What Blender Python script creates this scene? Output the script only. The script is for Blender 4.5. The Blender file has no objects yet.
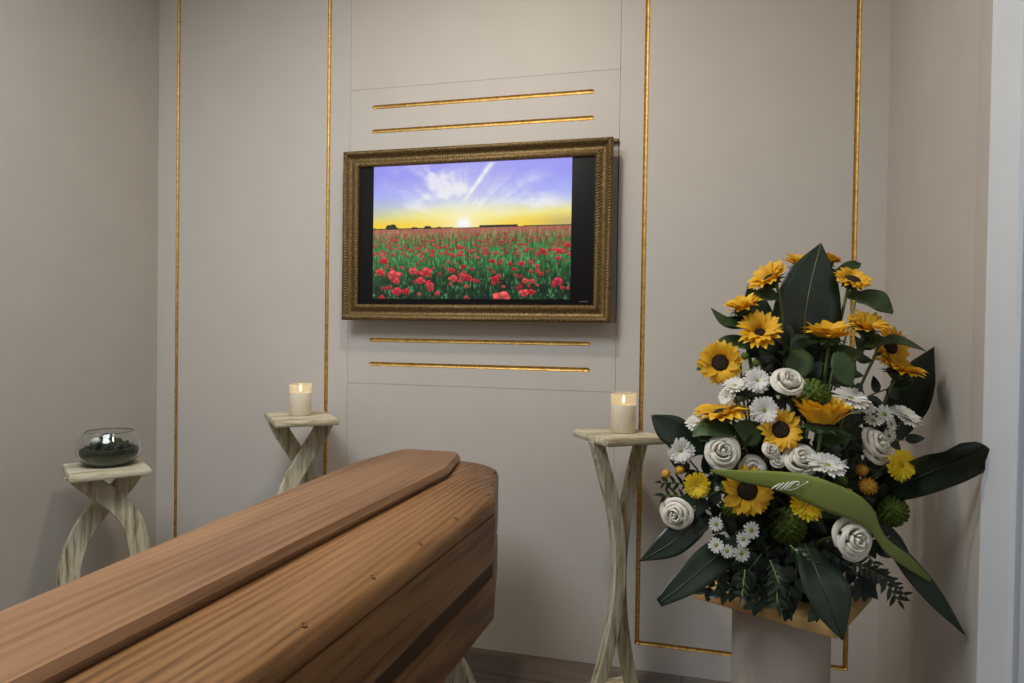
import bpy, bmesh, math, random
import numpy as np
from mathutils import Vector, Matrix, Quaternion

scene = bpy.context.scene
COL = scene.collection
PI = math.pi

# ------------------------------------------------------------------ camera
CAM = Vector((0.0, -2.664, 1.30))
YAW, PITCH, ROLL, FPX = 0.25204, 0.01461, 0.01469, 683.0
_f = Vector((-math.sin(YAW)*math.cos(PITCH), math.cos(YAW)*math.cos(PITCH), -math.sin(PITCH)))
_r0 = Vector((math.cos(YAW), math.sin(YAW), 0)); _u0 = _r0.cross(_f)
CR = math.cos(ROLL)*_r0 + math.sin(ROLL)*_u0
CU = -math.sin(ROLL)*_r0 + math.cos(ROLL)*_u0
CF = _f
cam_d = bpy.data.cameras.new('camera'); cam = bpy.data.objects.new('camera', cam_d); COL.objects.link(cam)
cam_d.sensor_width = 36.0; cam_d.lens = FPX/1024*36.0; cam_d.clip_start = 0.02
cam.matrix_world = Matrix(((CR.x, CU.x, -CF.x, CAM.x), (CR.y, CU.y, -CF.y, CAM.y), (CR.z, CU.z, -CF.z, CAM.z), (0, 0, 0, 1)))
scene.camera = cam

# ------------------------------------------------------------------ world, lights, exposure
world = bpy.data.worlds.new('world'); scene.world = world; world.use_nodes = True
world.node_tree.nodes['Background'].inputs[0].default_value = (0.62, 0.68, 0.80, 1)
world.node_tree.nodes['Background'].inputs[1].default_value = 0.05
scene.view_settings.view_transform = 'Standard'; scene.view_settings.look = 'None'
scene.view_settings.gamma = 1.0; scene.view_settings.exposure = 0.0
scene.view_settings.use_curve_mapping = False
def area(name, loc, size, power, col, rot=(0, 0, 0), shape='DISK', spread=PI):
    l = bpy.data.lights.new(name, 'AREA'); l.shape = shape; l.size = size; l.energy = power; l.color = col; l.spread = spread
    o = bpy.data.objects.new(name, l); COL.objects.link(o); o.location = loc; o.rotation_euler = rot
    return o
LAMPS = [((-0.72, -1.15, 3.035), 15.5)]           # recessed ceiling lamps above the coffin
FILLS = [((-1.25, -2.15, 3.03), 44.0)]             # cool fill light, added as an unseen ceiling panel
for p, w in LAMPS: area('lamp_light', p, 0.16, w, (1.0, 0.85, 0.66))
for p, w in FILLS: area('cool_fill_light', p, 1.1, w, (0.84, 0.92, 1.0), shape='SQUARE')

# ------------------------------------------------------------------ helpers
def px(x, y, d):
    """a point of the room at image direction x,y and distance d along the viewing axis"""
    return CAM + (CR*((x-512)/FPX) + CU*(-(y-341.5)/FPX) + CF)*d
def lin(r, g, b):
    c = lambda v: ((v/255+0.055)/1.055)**2.4 if v/255 > 0.04045 else v/255/12.92
    return (c(r), c(g), c(b), 1)
def mesh(name, verts, faces, mat=None, smooth=True, angle=None):
    me = bpy.data.meshes.new(name); me.from_pydata([tuple(v) for v in verts], [], faces); me.update()
    if mat: me.materials.append(mat)
    bm = bmesh.new(); bm.from_mesh(me); bmesh.ops.recalc_face_normals(bm, faces=bm.faces[:]); bm.to_mesh(me); bm.free()
    if smooth:
        me.polygons.foreach_set('use_smooth', [True]*len(me.polygons))
        if angle: me.set_sharp_from_angle(angle=math.radians(angle))
    return me
def add(name, me, parent=None, mw=None):
    o = bpy.data.objects.new(name, me); COL.objects.link(o)
    if parent: o.parent = parent
    if mw is not None: o.matrix_basis = mw
    return o
def tag(o, label, cat, group=None):
    o['label'] = label; o['category'] = cat
    if group: o['group'] = group
    return o
def thing(name, label, cat, loc=(0, 0, 0), rotz=0, group=None):
    o = bpy.data.objects.new(name, None); COL.objects.link(o); o.empty_display_size = 0.05
    o.location = loc; o.rotation_euler = (0, 0, rotz)
    return tag(o, label, cat, group)
def struct(o): o['kind'] = 'structure'; return o
def box_vf(x0, x1, y0, y1, z0, z1):
    v = [(x, y, z) for x in (x0, x1) for y in (y0, y1) for z in (z0, z1)]
    return v, [(0, 1, 3, 2), (4, 6, 7, 5), (0, 4, 5, 1), (2, 3, 7, 6), (0, 2, 6, 4), (1, 5, 7, 3)]
def box(name, b, mat, parent=None, bevel=0.0, seg=2):
    v, f = box_vf(*b); me = mesh(name, v, f, mat, False)
    if bevel:
        bm = bmesh.new(); bm.from_mesh(me); bmesh.ops.bevel(bm, geom=bm.edges[:], offset=bevel, segments=seg, affect='EDGES', profile=0.5)
        bm.to_mesh(me); bm.free(); me.polygons.foreach_set('use_smooth', [True]*len(me.polygons)); me.set_sharp_from_angle(angle=math.radians(35))
    return add(name, me, parent)
def lathe_vf(prof, n=32, close=False):
    v, f = [], []
    for r, z in prof:
        for k in range(n): a = 2*PI*k/n; v.append((r*math.cos(a), r*math.sin(a), z))
    for i in range(len(prof)-1):
        for k in range(n): f.append((i*n+k, i*n+(k+1) % n, (i+1)*n+(k+1) % n, (i+1)*n+k))
    if close: f.append(tuple(range(n))); f.append(tuple((len(prof)-1)*n+k for k in range(n)))
    return v, f
def tube_vf(pts, rad, n=8, cap=True):
    pts = [Vector(p) for p in pts]; v, f = [], []
    if not isinstance(rad, (list, tuple)): rad = [rad]*len(pts)
    up = Vector((0.13, 0.31, 0.94)).normalized()
    for i, p in enumerate(pts):
        t = (pts[min(i+1, len(pts)-1)]-pts[max(i-1, 0)]).normalized()
        a = t.cross(up)
        if a.length < 0.05: a = t.cross(Vector((1, 0, 0)))
        a.normalize(); b = t.cross(a)
        for k in range(n): an = 2*PI*k/n; v.append(p+(a*math.cos(an)+b*math.sin(an))*rad[i])
    for i in range(len(pts)-1):
        for k in range(n): f.append((i*n+k, i*n+(k+1) % n, (i+1)*n+(k+1) % n, (i+1)*n+k))
    if cap: f.append(tuple(range(n))); f.append(tuple((len(pts)-1)*n+k for k in range(n)))
    return v, f
def join(parts):
    V, F = [], []
    for v, f in parts:
        o = len(V); V += [tuple(q) for q in v]; F += [tuple(i+o for i in q) for q in f]
    return V, F
def xf(vf, M): return [M @ Vector(v) for v in vf[0]], vf[1]
def spline(pts, n):
    """Catmull-Rom through vectors or numbers, n samples"""
    m = len(pts); out = []
    P = lambda i: pts[max(0, min(m-1, i))]
    for k in range(n):
        t = k/(n-1)*(m-1); i = min(int(t), m-2); u = t-i
        a, b, c, d = P(i-1), P(i), P(i+1), P(i+2)
        out.append(0.5*((2*b)+(c-a)*u+(2*a-5*b+4*c-d)*u*u+(3*b-a-3*c+d)*u*u*u))
    return out

# ------------------------------------------------------------------ materials
class NT:
    def __init__(s, name):
        s.m = bpy.data.materials.new(name); s.m.use_nodes = True; s.t = s.m.node_tree; s.b = s.t.nodes['Principled BSDF']; s.out = s.t.nodes['Material Output']
    def n(s, typ, **kw):
        o = s.t.nodes.new(typ)
        for k, v in kw.items():
            if k.startswith('i_'): o.inputs[k[2:].replace('_', ' ')].default_value = v
            else: setattr(o, k, v)
        return o
    def l(s, a, b): s.t.links.new(a, b)
    def ramp(s, fac, stops):
        r = s.n('ShaderNodeValToRGB'); s.l(fac, r.inputs[0]); e = r.color_ramp.elements
        e[0].position, e[0].color = stops[0]; e[1].position, e[1].color = stops[-1]
        for p, c in stops[1:-1]: q = e.new(p); q.color = c
        return r.outputs[0]
    def coords(s, scale=(1, 1, 1), loc=(0, 0, 0), out='Object'):
        tc = s.n('ShaderNodeTexCoord'); mp = s.n('ShaderNodeMapping'); s.l(tc.outputs[out], mp.inputs[0])
        mp.inputs['Scale'].default_value = scale; mp.inputs['Location'].default_value = loc; return mp.outputs[0]
    def bump(s, h, strength=0.2, dist=0.002):
        b = s.n('ShaderNodeBump'); b.inputs['Strength'].default_value = strength; b.inputs['Distance'].default_value = dist
        s.l(h, b.inputs['Height']); s.l(b.outputs[0], s.b.inputs['Normal'])
    def bs(s, **kw):
        for k, v in kw.items(): s.b.inputs[k.replace('_', ' ')].default_value = v
def simple(name, c1, c2=None, rough=0.5, scale=20, stretch=(1, 1, 1), bump=0.0, bdist=0.001, metal=0.0, spec=0.5, rnd=0.0, sheen=0.0, trans=0.0):
    s = NT(name); s.bs(Roughness=rough, Metallic=metal, Specular_IOR_Level=spec)
    co = s.coords(stretch); no = s.n('ShaderNodeTexNoise', i_Scale=scale, i_Detail=4.0); s.l(co, no.inputs['Vector'])
    c = s.ramp(no.outputs[0], [(0.3, c1), (0.7, c2 or c1)])
    if rnd:
        oi = s.n('ShaderNodeObjectInfo'); hs = s.n('ShaderNodeHueSaturation')
        mr = s.n('ShaderNodeMapRange'); s.l(oi.outputs['Random'], mr.inputs[0]); mr.inputs['To Min'].default_value = 1-rnd; mr.inputs['To Max'].default_value = 1+rnd
        s.l(mr.outputs[0], hs.inputs['Value']); s.l(c, hs.inputs['Color']); c = hs.outputs[0]
    s.l(c, s.b.inputs['Base Color'])
    if bump: s.bump(no.outputs[0], bump, bdist)
    if trans:
        tr = s.n('ShaderNodeBsdfTranslucent'); s.l(c, tr.inputs[0]); mx = s.n('ShaderNodeMixShader'); mx.inputs[0].default_value = trans
        s.l(s.b.outputs[0], mx.inputs[1]); s.l(tr.outputs[0], mx.inputs[2]); s.l(mx.outputs[0], s.out.inputs[0])
    return s.m
M = {}
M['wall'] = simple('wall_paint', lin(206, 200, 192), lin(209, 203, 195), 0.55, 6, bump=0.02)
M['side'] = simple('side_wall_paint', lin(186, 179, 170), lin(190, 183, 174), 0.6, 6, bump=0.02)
M['ceil'] = simple('ceiling_paint', lin(225, 222, 216), lin(228, 225, 219), 0.8, 6)
M['white'] = simple('white_lacquer', lin(214, 219, 225), lin(218, 223, 229), 0.4, 8)
M['joint'] = simple('joint_shadow_gap', lin(120, 112, 102), lin(126, 118, 108), 0.8, 30)
M['black'] = simple('black_plastic', lin(15, 15, 17), lin(19, 19, 21), 0.45, 30, spec=0.3)
M['steel'] = simple('grey_metal', lin(150, 150, 152), lin(160, 160, 160), 0.35, 30, metal=1)
M['backing'] = simple('grey_backing_paint', lin(176, 170, 166), lin(180, 174, 170), 0.7, 10)
def gold():
    s = NT('gold_leaf'); s.bs(Metallic=0.85, Roughness=0.38)
    co = s.coords(); a = s.n('ShaderNodeTexNoise', i_Scale=90.0, i_Detail=3.0); s.l(co, a.inputs['Vector'])
    b = s.n('ShaderNodeTexNoise', i_Scale=420.0, i_Detail=2.0); s.l(co, b.inputs['Vector'])
    s.l(s.ramp(a.outputs[0], [(0.3, lin(186, 144, 66)), (0.55, lin(216, 178, 98)), (0.75, lin(234, 202, 132))]), s.b.inputs['Base Color'])
    s.bump(b.outputs[0], 0.6, 0.002); return s.m
M['gold'] = gold()
def frame_mat():
    s = NT('antique_bronze_gilding'); s.bs(Metallic=0.55, Roughness=0.5)
    co = s.coords(); a = s.n('ShaderNodeTexNoise', i_Scale=120.0, i_Detail=2.0); s.l(co, a.inputs['Vector'])
    s.l(s.ramp(a.outputs[0], [(0.25, lin(92, 70, 38)), (0.5, lin(116, 94, 56)), (0.75, lin(148, 124, 80))]), s.b.inputs['Base Color'])
    s.bump(a.outputs[0], 0.25, 0.002); return s.m
M['frame'] = frame_mat()
def wood(name, dark, mid, light, loc, rough=0.42, ys=0.10, k=0.20, rot=(0.95, 0, 0.15), sc=21.0):
    s = NT(name); s.bs(Roughness=rough, Specular_IOR_Level=0.3)
    co = s.coords((1, ys, 1), loc); co.node.inputs['Rotation'].default_value = rot
    w = s.n('ShaderNodeTexWave', wave_type='RINGS', rings_direction='Y', wave_profile='SIN', i_Scale=sc, i_Distortion=9.0, i_Detail=2.0, i_Detail_Scale=0.7, i_Detail_Roughness=0.45)
    s.l(co, w.inputs['Vector'])
    co2 = s.coords((150, 2.5, 150)); g = s.n('ShaderNodeTexNoise', i_Scale=1.0, i_Detail=4.0); s.l(co2, g.inputs['Vector'])
    co3 = s.coords((7, 1.0, 7)); b = s.n('ShaderNodeTexNoise', i_Scale=1.0, i_Detail=2.0); s.l(co3, b.inputs['Vector'])
    m1 = s.n('ShaderNodeMath', operation='MULTIPLY_ADD'); s.l(w.outputs[1], m1.inputs[0]); m1.inputs[1].default_value = k; s.l(b.outputs[0], m1.inputs[2])
    m2 = s.n('ShaderNodeMath', operation='MULTIPLY_ADD'); s.l(g.outputs[0], m2.inputs[0]); m2.inputs[1].default_value = 0.50; s.l(m1.outputs[0], m2.inputs[2])
    s.l(s.ramp(m2.outputs[0], [(0.55, light), (0.82, mid), (1.0, dark)]), s.b.inputs['Base Color'])
    s.bump(g.outputs[0], 0.10, 0.001); return s.m
M['oak'] = wood('coffin_wood', lin(102, 70, 41), lin(135, 96, 59), lin(154, 113, 74), (0.0, 0.02, -0.22))
M['oak_top'] = wood('coffin_lid_board_wood', lin(112, 80, 54), lin(136, 100, 70), lin(152, 115, 83), (0.12, 0.05, -0.2), k=0.13, sc=13.0)
M['oak_band'] = wood('coffin_band_wood', lin(62, 40, 27), lin(72, 48, 33), lin(80, 56, 38), (0.9, 0, 0), 0.6)
M['plug'] = simple('bronze_screw', lin(104, 70, 38), lin(122, 84, 46), 0.45, 60, metal=0.4)
def distressed(nm='distressed_cream_paint', k1=(34, 34, 3.2), k2=(90, 90, 7)):
    s = NT(nm); s.bs(Roughness=0.75)
    co = s.coords(k1); a = s.n('ShaderNodeTexNoise', i_Scale=1.6, i_Detail=6.0, i_Roughness=0.65); s.l(co, a.inputs['Vector'])
    co2 = s.coords(k2); b = s.n('ShaderNodeTexNoise', i_Scale=1.3, i_Detail=3.0); s.l(co2, b.inputs['Vector'])
    m = s.n('ShaderNodeMath', operation='MULTIPLY_ADD'); s.l(b.outputs[0], m.inputs[0]); m.inputs[1].default_value = 0.45; s.l(a.outputs[0], m.inputs[2])
    s.l(s.ramp(m.outputs[0], [(0.50, lin(112, 92, 62)), (0.62, lin(166, 150, 116)), (0.74, lin(202, 194, 166)), (0.95, lin(222, 218, 198))]), s.b.inputs['Base Color'])
    s.bump(m.outputs[0], 0.5, 0.004); return s.m
M['stand'] = distressed()
M['stand_top'] = distressed('distressed_cream_board', (4, 30, 30), (9, 80, 80))
def floor_mat():
    s = NT('grey_brown_laminate'); s.bs(Roughness=0.45)
    co = s.coords((1.2, 16, 1)); a = s.n('ShaderNodeTexNoise', i_Scale=2.0, i_Detail=5.0); s.l(co, a.inputs['Vector'])
    br = s.n('ShaderNodeTexBrick', i_Scale=1.0, i_Mortar_Size=0.004); br.inputs['Brick Width'].default_value = 1.25; br.inputs['Row Height'].default_value = 0.19
    tc = s.coords(); s.l(tc, br.inputs['Vector']); br.inputs['Color1'].default_value = (1, 1, 1, 1); br.inputs['Color2'].default_value = (0.86, 0.86, 0.86, 1); br.inputs['Mortar'].default_value = (0.45, 0.45, 0.45, 1)
    c = s.ramp(a.outputs[0], [(0.3, lin(104, 92, 86)), (0.7, lin(132, 120, 112))])
    mx = s.n('ShaderNodeMix', data_type='RGBA', blend_type='MULTIPLY'); mx.inputs[0].default_value = 1.0
    s.l(c, mx.inputs[6]); s.l(br.outputs[0], mx.inputs[7]); s.l(mx.outputs[2], s.b.inputs['Base Color']); s.bump(a.outputs[0], 0.1); return s.m
M['floor'] = floor_mat()
def glow(name, col, st):
    s = NT(name); s.bs(Base_Color=(*col, 1), Emission_Color=(*col, 1), Emission_Strength=st); return s.m
M['lampglass'] = glow('lamp_diffuser', (1, 0.85, 0.65), 6.0)
M['fill_glass'] = glow('fill_panel_diffuser', (0.9, 0.95, 1), 2.0)
M['flame'] = glow('led_flame', (1, 0.72, 0.32), 9.0)
M['wax'] = simple('ivory_wax', lin(240, 232, 212), lin(243, 236, 218), 0.5, 12, trans=0.30)
M['glass'] = NT('clear_glass'); M['glass'].bs(Base_Color=(0.93, 0.96, 0.95, 1), Roughness=0.02, Transmission_Weight=1.0, IOR=1.45); M['glass'] = M['glass'].m
M['ply'] = simple('plywood_board', lin(196, 156, 96), lin(206, 168, 108), 0.6, 14, (1, 1, 6), bump=0.05)
M['plinth'] = simple('white_plinth_paint', lin(190, 180, 168), lin(194, 184, 172), 0.6, 6)
M['sun'] = simple('sunflower_petal', lin(236, 178, 30), lin(248, 206, 54), 0.6, 60, rnd=0.10, trans=0.3)
M['disc'] = simple('sunflower_disc', lin(30, 18, 10), lin(58, 36, 18), 0.9, 260, bump=1.0, bdist=0.006)
M['yellow'] = simple('yellow_gerbera_petal', lin(236, 204, 28), lin(246, 220, 52), 0.6, 60, trans=0.3)
M['ydisc'] = simple('gerbera_eye', lin(196, 150, 30), lin(220, 180, 60), 0.9, 300, bump=0.8, bdist=0.004)
M['whitep'] = simple('white_petal', lin(232, 230, 222), lin(240, 238, 232), 0.6, 60, trans=0.25)
M['rose'] = simple('cream_rose_petal', lin(236, 230, 214), lin(244, 240, 228), 0.6, 30, trans=0.18)
M['eye'] = simple('daisy_eye', lin(126, 138, 52), lin(160, 164, 70), 0.9, 300, bump=0.8, bdist=0.003)
M['pom'] = simple('green_pompon_petal', lin(70, 92, 22), lin(102, 124, 38), 0.7, 40, trans=0.2)
M['orange'] = simple('golden_bud_petal', lin(206, 146, 34), lin(224, 170, 52), 0.7, 60)
M['stem'] = simple('green_stem', lin(84, 104, 48), lin(110, 128, 66), 0.55, 40)
M['leaf'] = simple('sunflower_leaf', lin(46, 68, 34), lin(66, 88, 46), 0.55, 24, bump=0.2, rnd=0.2, trans=0.12)
M['dark'] = simple('dark_glossy_leaf', lin(26, 40, 28), lin(38, 54, 38), 0.32, 20, rnd=0.18, bump=0.1)
M['rib_dark'] = simple('dark_leaf_midrib', lin(46, 62, 42), lin(54, 70, 48), 0.4, 30)
M['rib'] = simple('leaf_midrib', lin(104, 118, 78), lin(118, 132, 90), 0.5, 30)
M['foam'] = simple('green_floral_foam', lin(16, 26, 16), lin(26, 38, 24), 0.95, 60, bump=0.6, bdist=0.006)
M['ribbon'] = simple('olive_satin_ribbon', lin(114, 127, 54), lin(124, 137, 62), 0.40, 8, (1, 1, 1))
M['script'] = simple('white_script_ink', lin(238, 238, 230), lin(242, 242, 236), 0.5, 20)
M['moss'] = simple('dark_green_moss', lin(20, 32, 20), lin(48, 68, 38), 0.7, 40, bump=0.5, bdist=0.004)
M['pebble'] = simple('white_pebble', lin(200, 206, 190), lin(216, 220, 206), 0.4, 30)

# ------------------------------------------------------------------ the room
ZC = 3.05
WL, WR, YB = -2.39, 0.67, -5.2
struct(box('floor', (WL-0.1, WR+0.25, YB-0.1, 0.25, -0.1, 0.0), M['floor']))
struct(box('ceiling', (WL-0.1, WR+0.25, YB-0.1, 0.25, ZC, ZC+0.1), M['ceil']))
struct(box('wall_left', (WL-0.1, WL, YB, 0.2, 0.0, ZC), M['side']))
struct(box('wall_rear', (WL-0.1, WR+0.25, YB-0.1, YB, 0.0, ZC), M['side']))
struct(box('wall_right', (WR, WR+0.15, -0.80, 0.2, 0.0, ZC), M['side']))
wback = struct(box('wall_back', (WL-0.1, WR+0.15, 0.070, 0.20, 0.0, ZC), M['wall']))

# joinery panels of the back wall, with gilded grooves cut into them
TCX = -0.842; SX0, SX1 = -1.414, -0.270; G = 0.0006
GR = 0.0082
class Groove:
    def __init__(s, a, b): s.a, s.b = Vector(a), Vector(b)
def capsule_vf(a, b, r, ry, sphere=True):
    """elongated round bar from a to b in the wall plane, depth half-axis ry"""
    t = (b-a).normalized(); side = Vector((0, 1, 0)).cross(t).normalized(); n = 12; m = 6; v, f = [], []
    rows = []
    for i in range(m+1): rows.append((a, -math.cos(PI/2*i/m), math.sin(PI/2*i/m)))
    for i in range(m+1): rows.append((b, math.sin(PI/2*i/m), math.cos(PI/2*i/m)))
    for c, along, rad in rows:
        rad = max(rad, 0.02)
        for k in range(n):
            an = 2*PI*k/n; v.append(c+t*along*r+side*math.cos(an)*rad*r+Vector((0, 1, 0))*math.sin(an)*rad*ry)
    R_ = len(rows)
    for i in range(R_-1):
        for k in range(n): f.append((i*n+k, i*n+(k+1) % n, (i+1)*n+(k+1) % n, (i+1)*n+k))
    f.append(tuple(range(n))); f.append(tuple((R_-1)*n+k for k in range(n)))
    return v, f
def trough_vf(a, b, r, ry):
    """gilded lining: the rear half of the capsule"""
    t = (b-a).normalized(); side = Vector((0, 1, 0)).cross(t).normalized(); n = 10; m = 6; v, f = [], []
    rows = [(a, -math.cos(PI/2*i/m), math.sin(PI/2*i/m)) for i in range(m+1)]
    L = (b-a).length; q = max(2, int(L/0.02))
    rows += [(a.lerp(b, i/q), 0, 1) for i in range(1, q)]
    rows += [(b, math.sin(PI/2*i/m), math.cos(PI/2*i/m)) for i in range(m+1)]
    for c, along, rad in rows:
        for k in range(n+1):
            an = PI*k/n; v.append(c+t*along*r+side*math.cos(an)*rad*r+Vector((0, 1, 0))*(math.sin(an)*rad*ry+0.0002))
    for i in range(len(rows)-1):
        for k in range(n): f.append((i*(n+1)+k, i*(n+1)+k+1, (i+1)*(n+1)+k+1, (i+1)*(n+1)+k))
    return v, f
def gpt(x, z): return Vector((x, 0, z))
LX0, LX1, RX0, RX1, GZ0, GZ1 = -2.283, -1.516, -0.170, 0.568, 0.106, 2.94
def rect_segs(x0, x1): return [(gpt(x0, GZ0+.0011), gpt(x0, GZ1-.0013)), (gpt(x1, GZ0+.0017), gpt(x1, GZ1-.0019)), (gpt(x0+.0007, GZ0), gpt(x1-.0009, GZ0)), (gpt(x0+.0005, GZ1), gpt(x1-.0003, GZ1))]
def hor(z): return (gpt(-1.311+GR, z), gpt(-0.371-GR, z))
panels = [  # x0, x1, z0, z1, groove segments
    (WL, SX0-G, 0.0, ZC, rect_segs(LX0, LX1)),
    (SX1+G, WR, 0.0, ZC, rect_segs(RX0, RX1)),
    (SX0+G, SX1-G, 2.318+G, ZC, []),
    (SX0+G, SX1-G, 2.050, 2.318-G, [hor(2.240), hor(2.138)]),
    (SX0+G, SX1-G, 1.070+G, 1.340, [hor(1.256), hor(1.154)]),
    (SX0+G, SX1-G, 0.0, 1.070-G, []),
    (SX0+G, SX1-G, 1.340, 2.050, None),
]
for (x0, x1, z0, z1, segs) in panels:
    p = box('wall_panel' if segs is not None else 'niche_back', (x0, x1, 0.0 if segs is not None else 0.040, 0.070, z0, z1), M['wall'], wback)
    if segs and len(segs) == 4:            # rectangular groove: field, border and backing in one panel mesh
        g0, g1 = segs[0][0].x, segs[1][0].x; e = GR+0.0003
        bs = [(x0, x1, 0.0075, 0.070, z0, z1), (x0, g0-e, 0, 0.0075, z0, z1), (g1+e, x1, 0, 0.0075, z0, z1), (g0-e, g1+e, 0, 0.0075, z0, GZ0-e), (g0-e, g1+e, 0, 0.0075, GZ1+e, z1), (g0+e, g1-e, 0, 0.0075, GZ0+e, GZ1-e)]
        old = p.data; p.data = mesh('wall_panel', *join([box_vf(*b_) for b_ in bs]), M['wall'], False); bpy.data.meshes.remove(old)
        for a, b in segs:
            v, f = trough_vf(a, b, GR, GR*0.75); add('gold_strip', mesh('gold_strip', v, f, M['gold']), p)
    elif segs:
        cutters = []
        for i, (a, b) in enumerate(segs):
            v, f = capsule_vf(a, b, GR+0.0006, GR*0.75+0.0012); c = add('cutter', mesh('cutter', v, f)); cutters.append(c)
            md = p.modifiers.new('groove', 'BOOLEAN'); md.operation = 'DIFFERENCE'; md.object = c; md.solver = 'EXACT'
        bpy.context.view_layer.update()
        dg = bpy.context.evaluated_depsgraph_get(); me = bpy.data.meshes.new_from_object(p.evaluated_get(dg))
        p.modifiers.clear(); p.data = me
        for c in cutters:
            cm = c.data; bpy.data.objects.remove(c); bpy.data.meshes.remove(cm)
        for a, b in segs:
            v, f = trough_vf(a, b, GR, GR*0.75); add('gold_strip', mesh('gold_strip', v, f, M['gold']), p)

# door casing and joinery on the right wall (profile swept up the wall)
def sweep(name, prof, z0, z1, mat):
    n = len(prof); v = [(x, y, z) for z in (z0, z1) for x, y in prof]
    f = [(i, (i+1) % n, n+(i+1) % n, n+i) for i in range(n)]+[tuple(range(n)), tuple(range(n, 2*n))]
    return struct(add(name, mesh(name, v, f, mat, True, 20)))
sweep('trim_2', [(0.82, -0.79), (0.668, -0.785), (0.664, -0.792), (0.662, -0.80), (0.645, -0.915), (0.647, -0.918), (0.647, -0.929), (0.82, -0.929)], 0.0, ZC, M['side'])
sweep('trim_1', [(0.82, -0.93), (0.642, -0.930), (0.638, -0.934), (0.638, -0.950), (0.643, -0.953), (0.643, -0.959), (0.634, -0.964), (0.634, -1.088), (0.642, -1.092), (0.82, -1.092)], 0.0, ZC, M['white'])
struct(box('door_1', (0.648, 0.74, -1.95, -1.102, 0.0, ZC), M['white'], None, 0.003))
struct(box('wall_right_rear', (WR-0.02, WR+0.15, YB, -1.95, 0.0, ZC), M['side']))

# ceiling lamp, and the added panel that carries the cool fill
for i, (p, w) in enumerate(LAMPS):
    t = thing('ceiling_lamp', 'round recessed warm lamp in the ceiling over the coffin', 'lamp', (p[0], p[1], ZC))
    add('rim', mesh('rim', *lathe_vf([(0.085, -0.001), (0.105, -0.006), (0.11, -0.001), (0.11, 0.0), (0.085, 0.0)], 40), M['white']), t)
    add('diffuser', mesh('diffuser', *lathe_vf([(0.0005, -0.001), (0.085, -0.001)], 40), M['lampglass']), t)
for i, (p, w) in enumerate(FILLS):
    t = thing('cool_fill_panel', 'added cool white fill light shaped as a square ceiling panel, out of view', 'lamp', (p[0], p[1], ZC))
    box('diffuser', (-0.56, 0.56, -0.56, 0.56, -0.012, -0.004), M['fill_glass'], t)
    box('frame', (-0.59, 0.59, -0.59, 0.59, -0.008, 0.0), M['white'], t)

# ------------------------------------------------------------------ television in a gilt frame
tv = thing('framed_television', 'flat television in an ornate bronze frame showing a red poppy field', 'television', (TCX, 0.0, 1.338))
FX0, FX1, FZ0, FZ1 = -0.559, 0.557, 0.0, 0.699
FW, FY = 0.067, -0.090
def frame_rail(p0, p1, inward, name='frame_rail'):
    """mitred rail from outer corner p0 to p1, gadrooned along its length"""
    prof = [(0.0, 0.034), (0.0, 0.012), (0.002, 0.004), (0.008, 0.0), (0.016, 0.002), (0.021, 0.010), (0.027, 0.019), (0.036, 0.021), (0.043, 0.016), (0.049, 0.010), (0.057, 0.009), (0.062, 0.013), (0.067, 0.020), (0.067, 0.040)]
    ridge = [0, 0, .6, 1, 1, .5, 0, 0, .4, 1, 1, .5, 0, 0]
    d = p1-p0; L = d.length; t = d/L; n = int(L/0.0024); v, f = [], []
    for i in range(n+1):
        for (w, h), rg in zip(prof, ridge):
            s = w+(L-2*w)*i/n                     # mitre
            ph = 2*PI*(s/0.0115+w*45)
            v.append(p0+t*s+inward*w+Vector((0, 1, 0))*(FY+h+0.0055*rg*(0.5-0.5*math.cos(ph))))
    m = len(prof)
    for i in range(n):
        for k in range(m-1): f.append((i*m+k, i*m+k+1, (i+1)*m+k+1, (i+1)*m+k))
    return add(name, mesh(name, v, f, M['frame']), tv)
c00, c10, c11, c01 = Vector((FX0, 0, FZ0)), Vector((FX1, 0, FZ0)), Vector((FX1, 0, FZ1)), Vector((FX0, 0, FZ1))
frame_rail(c00, c10, Vector((0, 0, 1))); frame_rail(c10, c11, Vector((-1, 0, 0))); frame_rail(c11, c01, Vector((0, 0, -1))); frame_rail(c01, c00, Vector((1, 0, 0)))
body = box('screen_housing', (-0.505, 0.505, -0.066, 0.0015, 0.045, 0.655), M['black'], tv, 0.004)
box('backing_board', (-0.560, 0.569, 0.002, 0.038, 0.003, 0.709), M['backing'], tv)
box('wall_bracket', (-0.50, 0.569, -0.018, 0.0015, 0.698, 0.709), M['frame'], tv)
box('brand_mark', (0.437, 0.470, -0.0672, -0.0655, 0.0790, 0.0822), M['steel'], body)

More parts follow.
